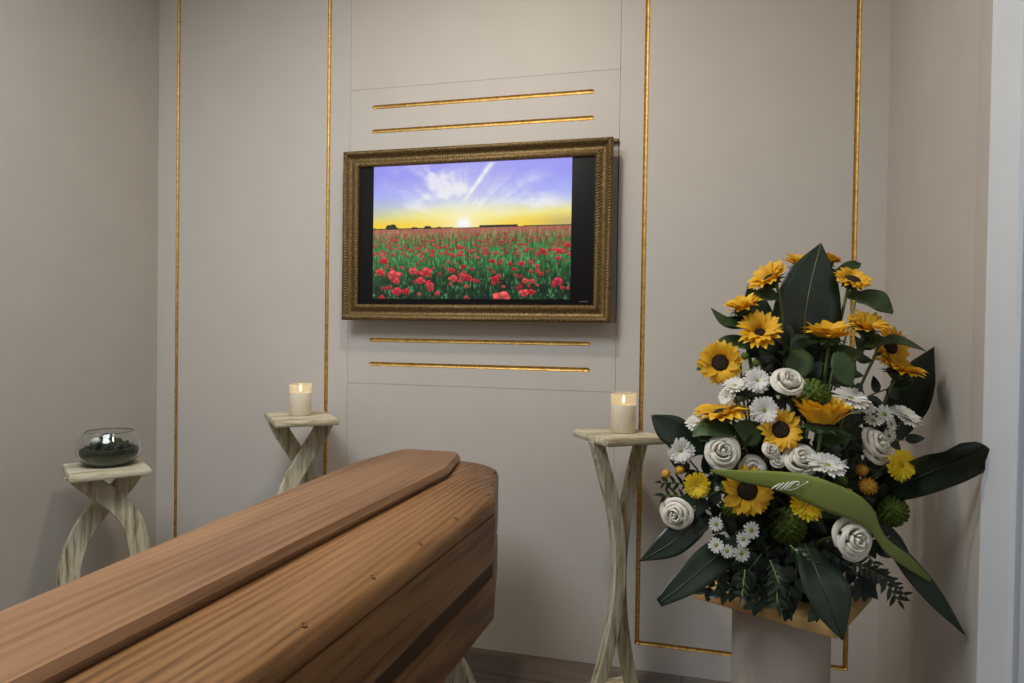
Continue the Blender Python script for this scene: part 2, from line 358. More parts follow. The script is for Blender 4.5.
def paint_picture():
    """sunset over a field of poppies, computed on a grid: rows from the top, linear colour"""
    rng = np.random.default_rng(5); W, H = 336, 226
    X, Y = np.meshgrid(np.linspace(0, 1, W), np.linspace(0, 1, H))
    def noise(fx, fy, seed, oct=4):
        r = np.random.default_rng(seed); out = np.zeros((H, W)); amp = 1; tot = 0
        for o in range(oct):
            gx, gy = int(fx*2**o)+3, int(fy*2**o)+3; g = r.random((gy, gx))
            u = X*fx*2**o; w = Y*fy*2**o; i = u.astype(int); j = w.astype(int); a = u-i; b = w-j; a = a*a*(3-2*a); b = b*b*(3-2*b)
            out += amp*((g[j, i]*(1-a)+g[j, i+1]*a)*(1-b)+(g[j+1, i]*(1-a)+g[j+1, i+1]*a)*b); tot += amp; amp *= 0.55
        return out/tot
    mix = lambda a, b, t: a*(1-t[..., None])+np.asarray(b, float)*t[..., None]
    ss = lambda e0, e1, x: np.clip((x-e0)/(e1-e0), 0, 1)**2*(3-2*np.clip((x-e0)/(e1-e0), 0, 1))
    HZ = 0.484; sx, sy = 0.475, 0.455
    img = np.zeros((H, W, 3)); img[:] = (152, 150, 246)
    img = mix(img, (172, 180, 252), ss(0.05, 0.28, Y))
    img = mix(img, (214, 222, 226), ss(0.22, 0.36, Y))
    img = mix(img, (248, 232, 120), ss(0.29, 0.40, Y))
    img = mix(img, (252, 210, 50), ss(0.38, 0.46, Y))
    # side haze, lower right greyer
    img = mix(img, (150, 150, 170), 0.55*ss(0.75, 1.0, X)*ss(0.36, 0.46, Y)*0.9)
    img = mix(img, (150, 170, 200), 0.45*ss(0.30, 0.0, X)*ss(0.2, 0.3, Y)*ss(0.46, 0.36, Y))
    # clouds streaming from the sun
    ang = np.arctan2(X-sx, (sy-Y)*0.67+1e-6); rad = np.hypot(X-sx, (sy-Y)*0.67)
    ray = np.interp(ang, np.linspace(-1.8, 1.8, 60), np.random.default_rng(8).random(60))
    cl = noise(9, 10, 11, 5)*0.80+0.20*ray
    blob = lambda cx, cy, wx, wy: np.exp(-((X-cx)/wx)**2-((Y-cy)/wy)**2)
    cm = blob(0.25, 0.12, 0.14, 0.12)*1.0+blob(0.40, 0.20, 0.13, 0.14)*1.0+blob(0.78, 0.22, 0.13, 0.10)*0.85+blob(0.86, 0.33, 0.16, 0.05)*0.7+blob(0.55, 0.30, 0.16, 0.1)*0.6+blob(0.30, 0.32, 0.2, 0.05)*0.6
    img = mix(img, (246, 246, 255), np.clip(cm*ss(0.34, 0.70, cl)*1.0, 0, 0.8))
    # contrail
    tx, ty = 0.61-X, Y-0.02
    dline = np.abs((X-0.61)*0.30+(Y-0.02)*0.15*1.0)/math.hypot(0.30, 0.15)
    on = ss(0.0, 0.03, Y)*ss(0.34, 0.22, Y)
    img = mix(img, (255, 255, 255), np.clip(np.exp(-(dline/(0.008+0.02*(0.35-np.clip(Y, 0, .35))))**2)*on*(0.55+0.6*noise(30, 30, 4)), 0, 1))
    # sun glow
    g = np.exp(-(rad/0.17)**1.1); img = mix(img, (255, 255, 226), np.clip(g*0.85, 0, 1)); g2 = np.exp(-(rad/0.030)**2); img = mix(img, (255, 255, 255), np.clip(g2*1.4, 0, 1))
    # skyline
    def dark(mask, c=(38, 46, 30)): img[mask] = c
    sk = HZ-0.006-0.012*noise(24, 1, 21)*(X < 0.42); dark((Y > sk) & (Y <= HZ+0.01), (70, 74, 40))
    for cx, w, h in ((0.085, 0.02, 0.036), (0.105, 0.022, 0.042), (0.125, 0.012, 0.02), (0.22, 0.02, 0.018), (0.285, 0.016, 0.026), (0.30, 0.012, 0.022), (0.36, 0.02, 0.012)):
        dark(((X-cx)/w)**2+((Y-HZ)/h)**2 < 1+0.5*(noise(60, 40, 3)-0.5))
    dark((X > 0.555) & (X < 0.745) & (Y > HZ-0.018) & (Y < HZ), (58, 44, 40)); dark((X > 0.745) & (Y > HZ-0.008-0.016*(X-0.745)) & (Y < HZ), (76, 66, 50))
    # field
    fld = Y >= HZ; t = np.clip((Y-HZ)/(1-HZ), 0, 1)
    green = mix(np.zeros((H, W, 3))+np.array((120, 128, 70)), (58, 120, 62), ss(0, 0.25, t)); green = mix(green, (18, 52, 26), ss(0.3, 0.9, t))
    bl = noise(150, 26, 31, 3); green = green*(0.45+1.1*bl[..., None]); hi = ss(0.60, 0.78, noise(150, 34, 33, 2))*ss(0.12, 0.4, t); green = mix(green, (120, 200, 130), hi*0.55)
    dk = ss(0.50, 0.66, noise(40, 24, 35, 3))*ss(0.35, 0.9, t); green = mix(green, (8, 22, 14), dk*0.7)
    img[fld] = green[fld]
    # poppies from far to near
    def poppy(cx, cy, r, asp, c, seed):
        x0, x1 = int(max(0, (cx-1.4*r)*W)), int(min(W, (cx+1.4*r)*W+2)); y0, y1 = int(max(0, (cy-1.6*r*1.5)*H)), int(min(H, (cy+1.6*r*1.5)*H+2))
        if x0 >= x1 or y0 >= y1: return
        xs = (X[y0:y1, x0:x1]-cx)/r; ys = (Y[y0:y1, x0:x1]-cy)/(r*1.5*asp); a = np.arctan2(ys, xs); d = np.hypot(xs, ys)
        edge = 1+0.07*np.sin(a*3+seed)+0.06*np.sin(a*5+2*seed); m = np.clip((edge-d)*r*W*0.9, 0, 1)
        sh = 0.80+0.22*(-ys)+0.16*np.sin(a*4+seed*1.7)*np.clip(d*1.5, 0, 1); sh = sh*(0.72+0.35*np.clip(d*1.4, 0, 1))
        colr = np.clip(np.array(c)[None, None]*sh[..., None], 0, 255); img[y0:y1, x0:x1] = img[y0:y1, x0:x1]*(1-m[..., None])+colr*m[..., None]
    reds = [(228, 44, 54), (240, 62, 70), (214, 34, 48), (246, 84, 84), (222, 52, 76)]
    L = []
    for k in range(2600):
        tt = rng.random()**2.6*0.85; L.append((tt, rng.random()))
    L.sort()
    for tt, xx in L:
        r = 0.0034+0.0125*tt; near = tt > 0.38
        if near and rng.random() < 0.88: continue
        c = np.array(reds[rng.integers(5)], float)*(0.78+0.28*rng.random()); c = c*(1-0.25*(1-tt))+np.array((240, 120, 120))*0.25*(1-tt)
        poppy(xx, HZ+0.004+tt*(1-HZ), r*(0.7+0.6*rng.random()), 0.65+0.3*rng.random(), c, rng.random()*6)
    for cx, cy, r in ((0.04, 0.80, .030), (0.115, 0.825, .042), (0.06, 0.715, .030), (0.215, 0.795, .028), (0.285, 0.805, .040), (0.255, 0.865, .030), (0.305, 0.90, .026), (0.13, 0.945, .034), (0.18, 0.945, .026), (0.13, 0.87, .022),
                      (0.425, 0.85, .028), (0.415, 0.79, .022), (0.495, 0.845, .028), (0.635, 0.855, .026), (0.62, 0.725, .020), (0.665, 0.725, .014), (0.765, 0.745, .022), (0.71, 0.745, .016), (0.94, 0.875, .032), (0.945, 0.66, .026), (0.87, 0.66, .02), (0.985, 0.62, .02), (0.94, 0.71, .018),
                      (0.785, 0.87, .022), (0.78, 0.955, .030), (0.815, 0.95, .024), (0.67, 0.99, .052), (0.25, 0.965, .014), (0.345, 0.96, .018), (0.49, 0.99, .016), (0.05, 0.99, .020), (0.42, 0.68, .014), (0.48, 0.76, .016), (0.55, 0.70, .014)):
        c = (248, 96, 92) if r > 0.05 else reds[rng.integers(5)]
        poppy(cx, cy, r*0.84, 0.72, c, rng.random()*6)
    hz = ss(0.16, 0.0, t)*fld; img = mix(img, (206, 116, 108), 0.45*hz)
    img = np.clip(img, 0, 255)/255
    return W, H, np.where(img > 0.04045, ((img+0.055)/1.055)**2.4, img/12.92)
W, H, IMG = paint_picture()
PX0, PX1, PZ0, PZ1 = -0.426, 0.401, 0.089, 0.636
vs = [(PX0+(PX1-PX0)*i/(W-1), -0.0672, PZ1-(PZ1-PZ0)*j/(H-1)) for j in range(H) for i in range(W)]
fs = [(j*W+i, j*W+i+1, (j+1)*W+i+1, (j+1)*W+i) for j in range(H-1) for i in range(W-1)]
pme = bpy.data.meshes.new('screen_picture'); pme.from_pydata(vs, [], fs); pme.update()
ca = pme.color_attributes.new('picture', 'FLOAT_COLOR', 'POINT'); ca.data.foreach_set('color', np.concatenate([IMG.reshape(-1, 3), np.ones((W*H, 1))], 1).astype(np.float32).ravel())
s = NT('lit_screen'); at = s.n('ShaderNodeAttribute', attribute_name='picture'); s.bs(Base_Color=(0.01, 0.01, 0.01, 1), Roughness=0.25, Emission_Strength=0.92); s.l(at.outputs['Color'], s.b.inputs['Emission Color'])
pme.materials.append(s.m); add('screen_picture', pme, body)

# ------------------------------------------------------------------ coffin
AX = -0.845; RZ = 0.770
def hexo(pts, r=0.018, k=4):
    """rounded outline from right-hand half points (half width, y), going head to foot, mirrored"""
    P = [Vector((h, y, 0)) for h, y in pts]+[Vector((-h, y, 0)) for h, y in reversed(pts)]; out = []; n = len(P)
    for i, p in enumerate(P):
        a = (P[i-1]-p).normalized(); b = (P[(i+1) % n]-p).normalized()
        for j in range(k+1):
            u = j/k; q = p+a*r*(1-u)**2+b*r*u**2; out.append(q)
    return out
RIM = [(0.180, 0.0), (0.207, -0.028), (0.310, -0.432), (0.243, -2.0)]
PLAT = [(0.088, -0.140), (0.110, -0.165), (0.156, -0.412), (0.096, -1.89)]
outer = hexo(RIM, 0.007, 3); inner = hexo(PLAT, 0.004, 3)
def scaled(ring, d):
    c = Vector((0, -0.95, 0)); return [p-Vector(((p.x-c.x)/0.29*d, (p.y-c.y)/1.6*d, 0)) for p in ring]
def loft(rings, cap_top=True, cap_bot=True):
    n = len(rings[0]); v = [p for r in rings for p in r]; f = []
    for i in range(len(rings)-1):
        for k in range(n): f.append((i*n+k, i*n+(k+1) % n, (i+1)*n+(k+1) % n, (i+1)*n+k))
    if cap_bot: f.append(tuple(range(n)))
    if cap_top: f.append(tuple((len(rings)-1)*n+k for k in range(n)))
    return v, f
def lift(ring, z): return [Vector((p.x, p.y, z)) for p in ring]
Z0 = 0.453
coffin = thing('coffin', 'brown wooden coffin with raised lid board resting on bent wood supports', 'coffin', (AX, -0.32, Z0))
zz = lambda z: z-Z0
add('lower_board', mesh('lower_board', *loft([lift(scaled(outer, .006), 0), lift(outer, 0.008), lift(outer, zz(0.583)), lift(scaled(outer, .006), zz(0.585))]), M['oak'], True, 40), coffin)
add('side_band', mesh('side_band', *loft([lift(scaled(outer, .006), zz(0.584)), lift(scaled(outer, .006), zz(0.629))]), M['oak_band'], True, 40), coffin)
add('upper_board', mesh('upper_board', *loft([lift(scaled(outer, .006), zz(0.628)), lift(outer, zz(0.631)), lift(outer, zz(0.7655)), lift(scaled(outer, .002), zz(0.7665))]), M['oak'], True, 40), coffin)
rings = [lift(scaled(outer, .007), zz(0.7660)), lift(scaled(outer, .006), zz(0.7695)), lift(scaled(outer, .001), zz(0.7705)), lift(outer, zz(0.773))]
def inw(s, z): return [Vector((a.x+(b.x-a.x)*s, a.y+(b.y-a.y)*s, zz(RZ+z))) for a, b in zip(outer, inner)]
LPROF = [(0.0, 0.014), (0.006, 0.022), (0.03, 0.034), (0.08, 0.043), (0.16, 0.050), (0.30, 0.060), (0.6, 0.074), (1.0, 0.088), (1.08, 0.0885)]
rings += [inw(s_, z_) for s_, z_ in LPROF]
lid = add('lid', mesh('lid', *loft(rings), M['oak'], True, 40), coffin)
pl = [lift(scaled(inner, .018), zz(RZ+0.087)), lift(scaled(inner, .018), zz(RZ+0.097)), lift(inner, zz(RZ+0.0975)), lift(inner, zz(RZ+0.103)), lift(scaled(inner, .017), zz(RZ+0.1185))]
add('lid_board', mesh('lid_board', *loft(pl), M['oak_top'], True, 25), lid)
cap = mesh('screw', *lathe_vf([(0.0008, -0.003), (0.0022, -0.003), (0.0030, 0.0004), (0.0050, 0.0012), (0.0060, 0.0), (0.0060, -0.004)], 14), M['plug'])
def lid_pt(y, side):
    """point on the rounded shoulder of the lid at local y"""
    h = np.interp(-y, [0, .432, 2.0], [.205, .310, .243]); hi = np.interp(-y, [.125, .412, 1.89], [.112, .152, .094])
    s_ = 0.13; return Vector((side*(h+(hi-h)*s_), y, zz(RZ+0.049)))
for side in (1, -1):
    for y in (-0.10, -0.28, -0.42, -0.69, -0.91, -1.13, -1.36, -1.60, -1.84):
        add('screw', cap, lid, Matrix.Translation(lid_pt(y, side)) @ Matrix.Rotation(side*0.5, 4, 'Y'))

# ------------------------------------------------------------------ bent wood stands
def ribbon_plank(pts, width, thick, n=30):
    """curved board cut from a plank: centre line pts (u, z) in its own plane, in-plane width, thickness across"""
    c = spline([Vector((u, 0, z)) for u, z in pts], n); v, f = [], []
    for i, p in enumerate(c):
        t = (c[min(i+1, n-1)]-c[max(i-1, 0)]).normalized(); s_ = Vector((t.z, 0, -t.x)); w = width/2
        if i in (0, n-1): s_ = Vector((s_.x/abs(s_.x)*min(1.3, 1/max(abs(s_.x), .5)), 0, 0))   # cut level at top and foot
        b = 0.004
        for a, q in ((-w+b, -1), (w-b, -1), (w, -.7), (w, .7), (w-b, 1), (-w+b, 1), (-w, .7), (-w, -.7)):
            v.append(p+s_*a+Vector((0, 1, 0))*(q*thick/2))
    for i in range(n-1):
        for k in range(8): f.append((i*8+k, i*8+(k+1) % 8, (i+1)*8+(k+1) % 8, (i+1)*8+k))
    f += [tuple(range(8)), tuple((n-1)*8+k for k in range(8))]
    return v, f
def slab(w, d, h, z, seed):
    """worn square board with a slightly wavy edge"""
    r = random.Random(seed); n = 7; ring = []
    cs = [(-w/2, -d/2), (w/2, -d/2), (w/2, d/2), (-w/2, d/2)]
    for i in range(4):
        a, b = cs[i], cs[(i+1) % 4]
        for k in range(n): u = k/n; ring.append((a[0]+(b[0]-a[0])*u, a[1]+(b[1]-a[1])*u))
    j = [1-r.random()*0.018 for _ in ring]
    L = [[(x*g*q, y*g*q, z+hh) for (x, y), g in zip(ring, j)] for q, hh in ((.975, 0), (1, h*.25), (1, h*.75), (.975, h))]
    return loft([[Vector(p) for p in l] for l in L])
def stand(label, loc, rotz, hgt, pw, pd, legs, group=None, lw=0.07, lt=0.03):
    t = thing('flower_stand', label, 'stand', loc, rotz, group)
    add('top', mesh('top', *slab(pw, pd, 0.024, hgt-0.024, hash_(label)), M['stand_top'], True, 40), t)
    add('base', mesh('base', *slab(pw, pd, 0.026, 0.0, hash_(label)+1), M['stand_top'], True, 40), t)
    for pts, v_ in legs:
        q = [(u, 0.020+z*(hgt-0.0405)) for u, z in pts]
        add('leg', mesh('leg', *ribbon_plank(q, lw, lt), M['stand'], True, 40), t, Matrix.Translation((0, v_, 0)))
    return t
def hash_(s_): return sum(ord(c) for c in s_)
lens = lambda a, b, c: [(-a, 1.0), (-a*0.30, 0.885), (b*0.62, 0.74), (b, 0.50), (b*0.62, 0.26), (-a*0.30, 0.115), (-a, 0.0)]
mir = lambda p: [(-u, z) for u, z in p]
la = [(-0.090, 1.0), (-0.040, 0.93), (0.022, 0.855), (0.075, 0.75), (0.104, 0.61), (0.112, 0.45), (0.090, 0.26), (0.02, 0.10), (-0.09, 0.0)]
lA = [(0.100, 1.0), (0.074, 0.93), (0.026, 0.855), (-0.045, 0.75), (-0.094, 0.61), (-0.116, 0.45), (-0.090, 0.26), (-0.01, 0.10), (0.09, 0.0)]
ST1 = stand('low distressed cream stand with crossed bent legs under the glass bowl', (-2.125, -0.546, 0), math.radians(52), 0.767, 0.265, 0.285, [(la, -0.045), (lA, 0.045)], None, 0.074)
lb = [(-0.088, 1.0), (-0.056, 0.93), (-0.005, 0.84), (0.060, 0.70), (0.088, 0.52), (0.075, 0.32), (0.01, 0.15), (-0.105, 0.0)]
ST2 = stand('distressed cream pedestal stand with crossed legs and a candle behind the coffin', (-1.492, -0.236, 0), math.radians(41), 0.952, 0.240, 0.315, [(mir(lb), -0.05), (lb, 0.05)], None, 0.064)
lc = [(-0.098, 1.0), (-0.058, 0.86), (-0.018, 0.70), (-0.002, 0.52), (-0.016, 0.34), (-0.056, 0.15), (-0.105, 0.0)]
ld = [(0.112, 1.0), (0.078, 0.86), (0.046, 0.70), (0.028, 0.52), (0.032, 0.34), (0.058, 0.15), (0.092, 0.0)]
ST3 = stand('distressed cream stand with inward curving legs beside the flowers', (-0.228, -0.280, 0), math.radians(36), 0.953, 0.230, 0.255, [(lc, -0.020), (ld, 0.024)], None, 0.046, 0.034)

# coffin supports of the same bent wood
def coffin_support(label, y, half):
    t = thing('coffin_support', label, 'stand', (AX, y, 0))
    H_ = Z0
    box('top_rail', (-half*0.8, half*0.8, -0.045, 0.045, H_-0.028, H_), M['stand'], t, 0.004)
    box('foot_rail', (-half*0.8, half*0.8, -0.05, 0.05, 0.0, 0.03), M['stand'], t, 0.004)
    p = [(half*0.66, 0.985), (half*0.83, 0.82), (half*0.94, 0.65), (half*0.97, 0.46), (half*0.88, 0.25), (half*0.62, 0.0)]
    q = [(u, 0.028+z*(H_-0.054)) for u, z in p]
    add('leg', mesh('leg', *ribbon_plank(q, 0.08, 0.03), M['stand'], True, 40), t, Matrix.Translation((0, -0.022, 0)))
    add('leg', mesh('leg', *ribbon_plank([(-u, z) for u, z in q], 0.08, 0.03), M['stand'], True, 40), t, Matrix.Translation((0, 0.022, 0)))
coffin_support('distressed cream curved support under the wide head of the coffin', -0.86, 0.285)
coffin_support('distressed cream curved support under the narrow foot of the coffin', -1.95, 0.235)

# ------------------------------------------------------------------ candles
def candle(label, loc, r, h):
    t = thing('led_candle', label, 'candle', loc, 0, 'ivory candles on stands')
    hw = h*0.70
    add('wax_body', mesh('wax_body', *lathe_vf([(0.0005, 0.0), (r-0.003, 0.0), (r, 0.003), (r, hw*0.6), (r, hw), (r-0.001, hw+0.001), (r-0.006, hw-0.004), (0.0005, hw-0.006)], 40), M['wax'], True, 50), t)
    prof = [(r, hw), (r+0.0002, h-0.020), (r+0.0002, h-0.004), (r-0.0008, h)]
    v, f = lathe_vf(prof, 40)
    v = [(x, y, z-(0.004*(0.5+0.5*math.cos(math.atan2(y, x)+1.9)) if z > h-0.009 else 0)) for x, y, z in v]
    add('wax_rim', mesh('wax_rim', v, f, M['wax_rim'], True, 50), t)
    zf = hw+0.006
    add('flame', mesh('flame', *lathe_vf([(0.0006, zf), (0.0042, zf+0.006), (0.0046, zf+0.010), (0.003, zf+0.018), (0.0004, zf+0.027)], 12), M['flame']), t)
    add('wick', mesh('wick', *tube_vf([(0, 0, hw-0.006), (0, 0, zf+0.002)], 0.0009, 6), M['wax']), t)
    l = bpy.data.lights.new('candle_glow', 'POINT'); l.energy = 0.05; l.color = (1, 0.74, 0.40); l.shadow_soft_size = 0.006
    lo = bpy.data.objects.new('candle_glow', l); COL.objects.link(lo); lo.parent = t; lo.location = (0, 0, zf+0.034)
def frosted():
    s = NT('frosted_candle_sleeve'); tr = s.n('ShaderNodeBsdfTranslucent'); tr.inputs[0].default_value = lin(244, 236, 214); tp = s.n('ShaderNodeBsdfTransparent')
    s.bs(Base_Color=lin(232, 222, 198), Roughness=0.3); mx = s.n('ShaderNodeMixShader'); mx.inputs[0].default_value = 0.55; mx2 = s.n('ShaderNodeMixShader'); mx2.inputs[0].default_value = 0.42
    s.l(s.b.outputs[0], mx.inputs[1]); s.l(tr.outputs[0], mx.inputs[2]); s.l(mx.outputs[0], mx2.inputs[1]); s.l(tp.outputs[0], mx2.inputs[2]); s.l(mx2.outputs[0], s.out.inputs[0]); return s.m
M['wax_rim'] = frosted()
candle('ivory candle with a lit flame on the stand behind the coffin', (-1.500, -0.226, 0.953), 0.0425, 0.128)
candle('ivory candle with a lit flame on the stand beside the flowers', (-0.214, -0.256, 0.954), 0.0435, 0.138)

# ------------------------------------------------------------------ glass bowl with moss
bt = thing('terrarium_bowl', 'round clear glass bowl on the low stand by the corner', 'bowl', (-2.140, -0.519, 0.767))
R_, Hb = 0.112, 0.125
outp = [(0.0006, 0.0), (0.055, 0.0), (0.085, 0.010), (0.106, 0.034), (0.113, 0.062), (0.107, 0.092), (0.092, 0.116), (0.084, 0.130)]
outp = [(r*.98 if r > .001 else r, z) for r, z in outp]
inp = [(max(r-0.003, 0.0006), z+(0.004 if i < 3 else 0.001)) for i, (r, z) in enumerate(outp)]
inp[-1] = (0.0795, 0.130)
sp = lambda P_: [(max(v.x, .0006), v.y) for v in spline([Vector((r, z, 0)) for r, z in P_], 20)]
add('glass', mesh('glass', *lathe_vf(sp(outp)+list(reversed(sp(inp))), 48), M['glass']), bt)
def blob_vf(r, seed, sq=0.8, sub=2, amp=0.2):
    bm = bmesh.new(); bmesh.ops.create_icosphere(bm, subdivisions=sub, radius=r); rr = random.Random(seed)
    ph = [rr.random()*6 for _ in range(6)]
    for v in bm.verts:
        c = v.co/r; k = 1+amp*(math.sin(c.x*3+ph[0])*math.sin(c.y*3+ph[1])+0.6*math.sin(c.z*5+ph[2])*math.sin(c.x*6+ph[3])); v.co *= k; v.co.z *= sq
    vf = [v.co.copy() for v in bm.verts], [tuple(v.index for v in f.verts) for f in bm.faces]; bm.free(); return vf
mbed = thing('moss_bed', 'dark green leaves and moss filling the glass bowl', 'plant', (-2.140, -0.519, 0.772))
bedp = [(0.0006, 0.0015), (0.048, 0.002), (0.073, 0.008), (0.090, 0.031), (0.094, 0.050), (0.084, 0.062), (0.045, 0.058), (0.0006, 0.062)]
bedp = [(r*1.06 if r > .001 else r, z) for r, z in bedp]
add('moss', mesh('moss', *lathe_vf(sp(bedp), 36), M['moss']), mbed)
rr = random.Random(3)
for k, (a, rad, s_) in enumerate(((4.2, 0.01, .036), (0.4, 0.05, .024), (5.4, 0.045, .022), (3.4, 0.055, .022), (1.8, .04, .03), (2.6, 0.05, .02))):
    add('moss_tuft', mesh('moss_tuft', *blob_vf(s_, k, 0.85), M['moss']), mbed, Matrix.Translation((rad*math.cos(a), rad*math.sin(a), 0.064+(0.016 if k == 0 else 0))))
def leaf_template(name, mat, L=1.0, w=0.3, fold=0.2, droop=0.15, n=8):
    v, f = [], []
    for i in range(n+1):
        u = i/n; ww = w*(math.sin(PI*min(1, u*0.94+0.06)**0.8)**0.9 if 0 < u < 1 else (0.03 if u == 0 else 0.0)); z = -droop*u*u
        for q in (-1, -.5, 0, .5, 1): v.append((u*L, q*ww, z+abs(q)*ww*fold))
    for i in range(n):
        for k in range(4): f.append((i*5+k, i*5+k+1, (i+1)*5+k+1, (i+1)*5+k))
    return mesh(name, v, f, mat)
LF = {'heart': leaf_template('leaf', M['leaf'], 1, 0.36, 0.25, 0.2), 'lance': leaf_template('leaf', M['dark'], 1, 0.17, 0.2, 0.25), 'oval': leaf_template('leaf', M['dark'], 1, 0.30, 0.2, 0.2)}
def frame_to(x, zhint, loc, sc):
    x = Vector(x).normalized(); z = Vector(zhint); z = (z-x*z.dot(x)).normalized(); y = z.cross(x)
    m = Matrix((x, y, z)).transposed().to_4x4(); return Matrix.Translation(loc) @ m @ Matrix.Scale(sc, 4)
for k in range(11):
    a = 2*PI*k/11+0.3; s_ = 0.034+0.014*rr.random(); p = Vector((0.060*math.cos(a), 0.060*math.sin(a), 0.050))
    add('leaf', LF['oval'], mbed, frame_to((math.cos(a)*0.55, math.sin(a)*0.55, 0.85), (-math.cos(a), -math.sin(a), .4), p, s_))
for k, (x, y, z, s_, lab) in enumerate(((-0.020, -0.048, 0.092, .017, 'irregular white pebble on the moss in the bowl'), (0.030, -0.050, 0.096, .009, 'tiny white pebble on the moss in the bowl'))):
    tag(add('pebble', mesh('pebble', *blob_vf(s_, 40+k, 0.8), M['pebble']), None, Matrix.Translation((-2.140+x*.9, -0.519+y*.9, 0.772+z))), lab, 'pebble')

# ------------------------------------------------------------------ plinth, board and flower arrangement
BC = Vector((0.265, -0.660, 0.0)); BA = math.atan2(-0.166, 0.335)
pt = thing('plinth', 'round white plinth carrying the flower board', 'plinth', (0.262, -0.655, 0))
add('shaft', mesh('shaft', *lathe_vf([(0.0006, 0.0), (0.126, 0.0), (0.128, 0.004), (0.128, 0.569), (0.126, 0.573), (0.0006, 0.573)], 56), M['plinth'], True, 40), pt)
bd = box('flower_board', (-0.187, 0.187, -0.164, 0.164, 0.0, 0.027), M['ply'], None, 0.002)
bd.location = (BC.x, BC.y, 0.573); bd.rotation_euler = (0, 0, BA); tag(bd, 'square plywood board under the flower arrangement', 'board')
fv, ff = blob_vf(1.0, 7, 1.0, 3, 0.10)
fo = add('floral_foam', mesh('floral_foam', [(v.x*0.155*(1.0 if v.z < 0.1 else 1-0.45*v.z), v.y*0.140*(1.0 if v.z < 0.1 else 1-0.45*v.z), max(v.z, -0.55)*0.26+0.143) for v in fv], ff, M['foam']))
fo.location = (BC.x+0.01, BC.y+0.02, 0.600); tag(fo, 'dark green floral foam mound holding the flower stems', 'foam')
FB = Vector((BC.x+0.01, BC.y+0.02, 0.72))
D0 = 1.87
def depth(x, y):
    rz = np.interp(y, [245, 300, 360, 430, 500, 560, 620], [.05, .09, .14, .19, .21, .20, .17]); hw = np.interp(y, [245, 300, 360, 430, 500, 620], [60, 85, 110, 135, 150, 150])
    q = (x-795)/hw; return D0-rz*math.sqrt(max(0.03, 1-q*q))
def cdir(a, b, c): return (CR*a+CU*b-CF*c).normalized()
def head_frame(n, spin=0.0):
    return n.to_track_quat('Z', 'Y').to_matrix().to_4x4() @ Matrix.Rotation(spin, 4, 'Z')
def stem_part(root, head, n, r, length=None, mat='stem'):
    """stem leaving the back of the head and curving into the foam"""
    hp = head-n*0.012; b = FB+Vector((hp.x-FB.x, hp.y-FB.y, 0))*0.28; b.z = min(FB.z, hp.z-0.02)+0.0
    if hp.z < FB.z: b.z = FB.z-0.05
    mid = hp-n*0.05+(b-hp)*0.25
    pts = spline([hp, hp-n*0.028, mid, b.lerp(mid, 0.4), b], 12); pts = [p-root.location for p in pts]
    return add('stem', mesh('stem', *tube_vf(pts, [r*1.2]+[r]*11, 7), M[mat]), root), pts
def petal_mesh(name, mat, w, cup=0.12, tip=0.55, n=5):
    v, f = [], []
    for i in range(n+1):
        u = i/n; ww = w*(0.45+0.55*math.sin(PI*min(1, u/tip/2*1.0)) if u < tip else math.cos((u-tip)/(1-tip)*PI/2*0.97)**0.75)
        for q in (-1, 0, 1): v.append((u, q*ww, cup*math.sin(u*PI*0.9)-0.10*u*u+abs(q)*ww*0.30))
    for i in range(n):
        for k in range(2): f.append((i*3+k, i*3+k+1, (i+1)*3+k+1, (i+1)*3+k))
    return mesh(name, v, f, mat)
SP = [petal_mesh('petal', M['sun'], .20, .12, .45), petal_mesh('petal', M['sun'], .18, .02, .5), petal_mesh('petal', M['sun'], .23, .18, .4)]
RND = random.Random(11)
def put_leaf(root, kind, world_pt, xdir, zhint, size):
    return add('leaf', LF[kind], root, frame_to(xdir, zhint, world_pt-root.location, size))
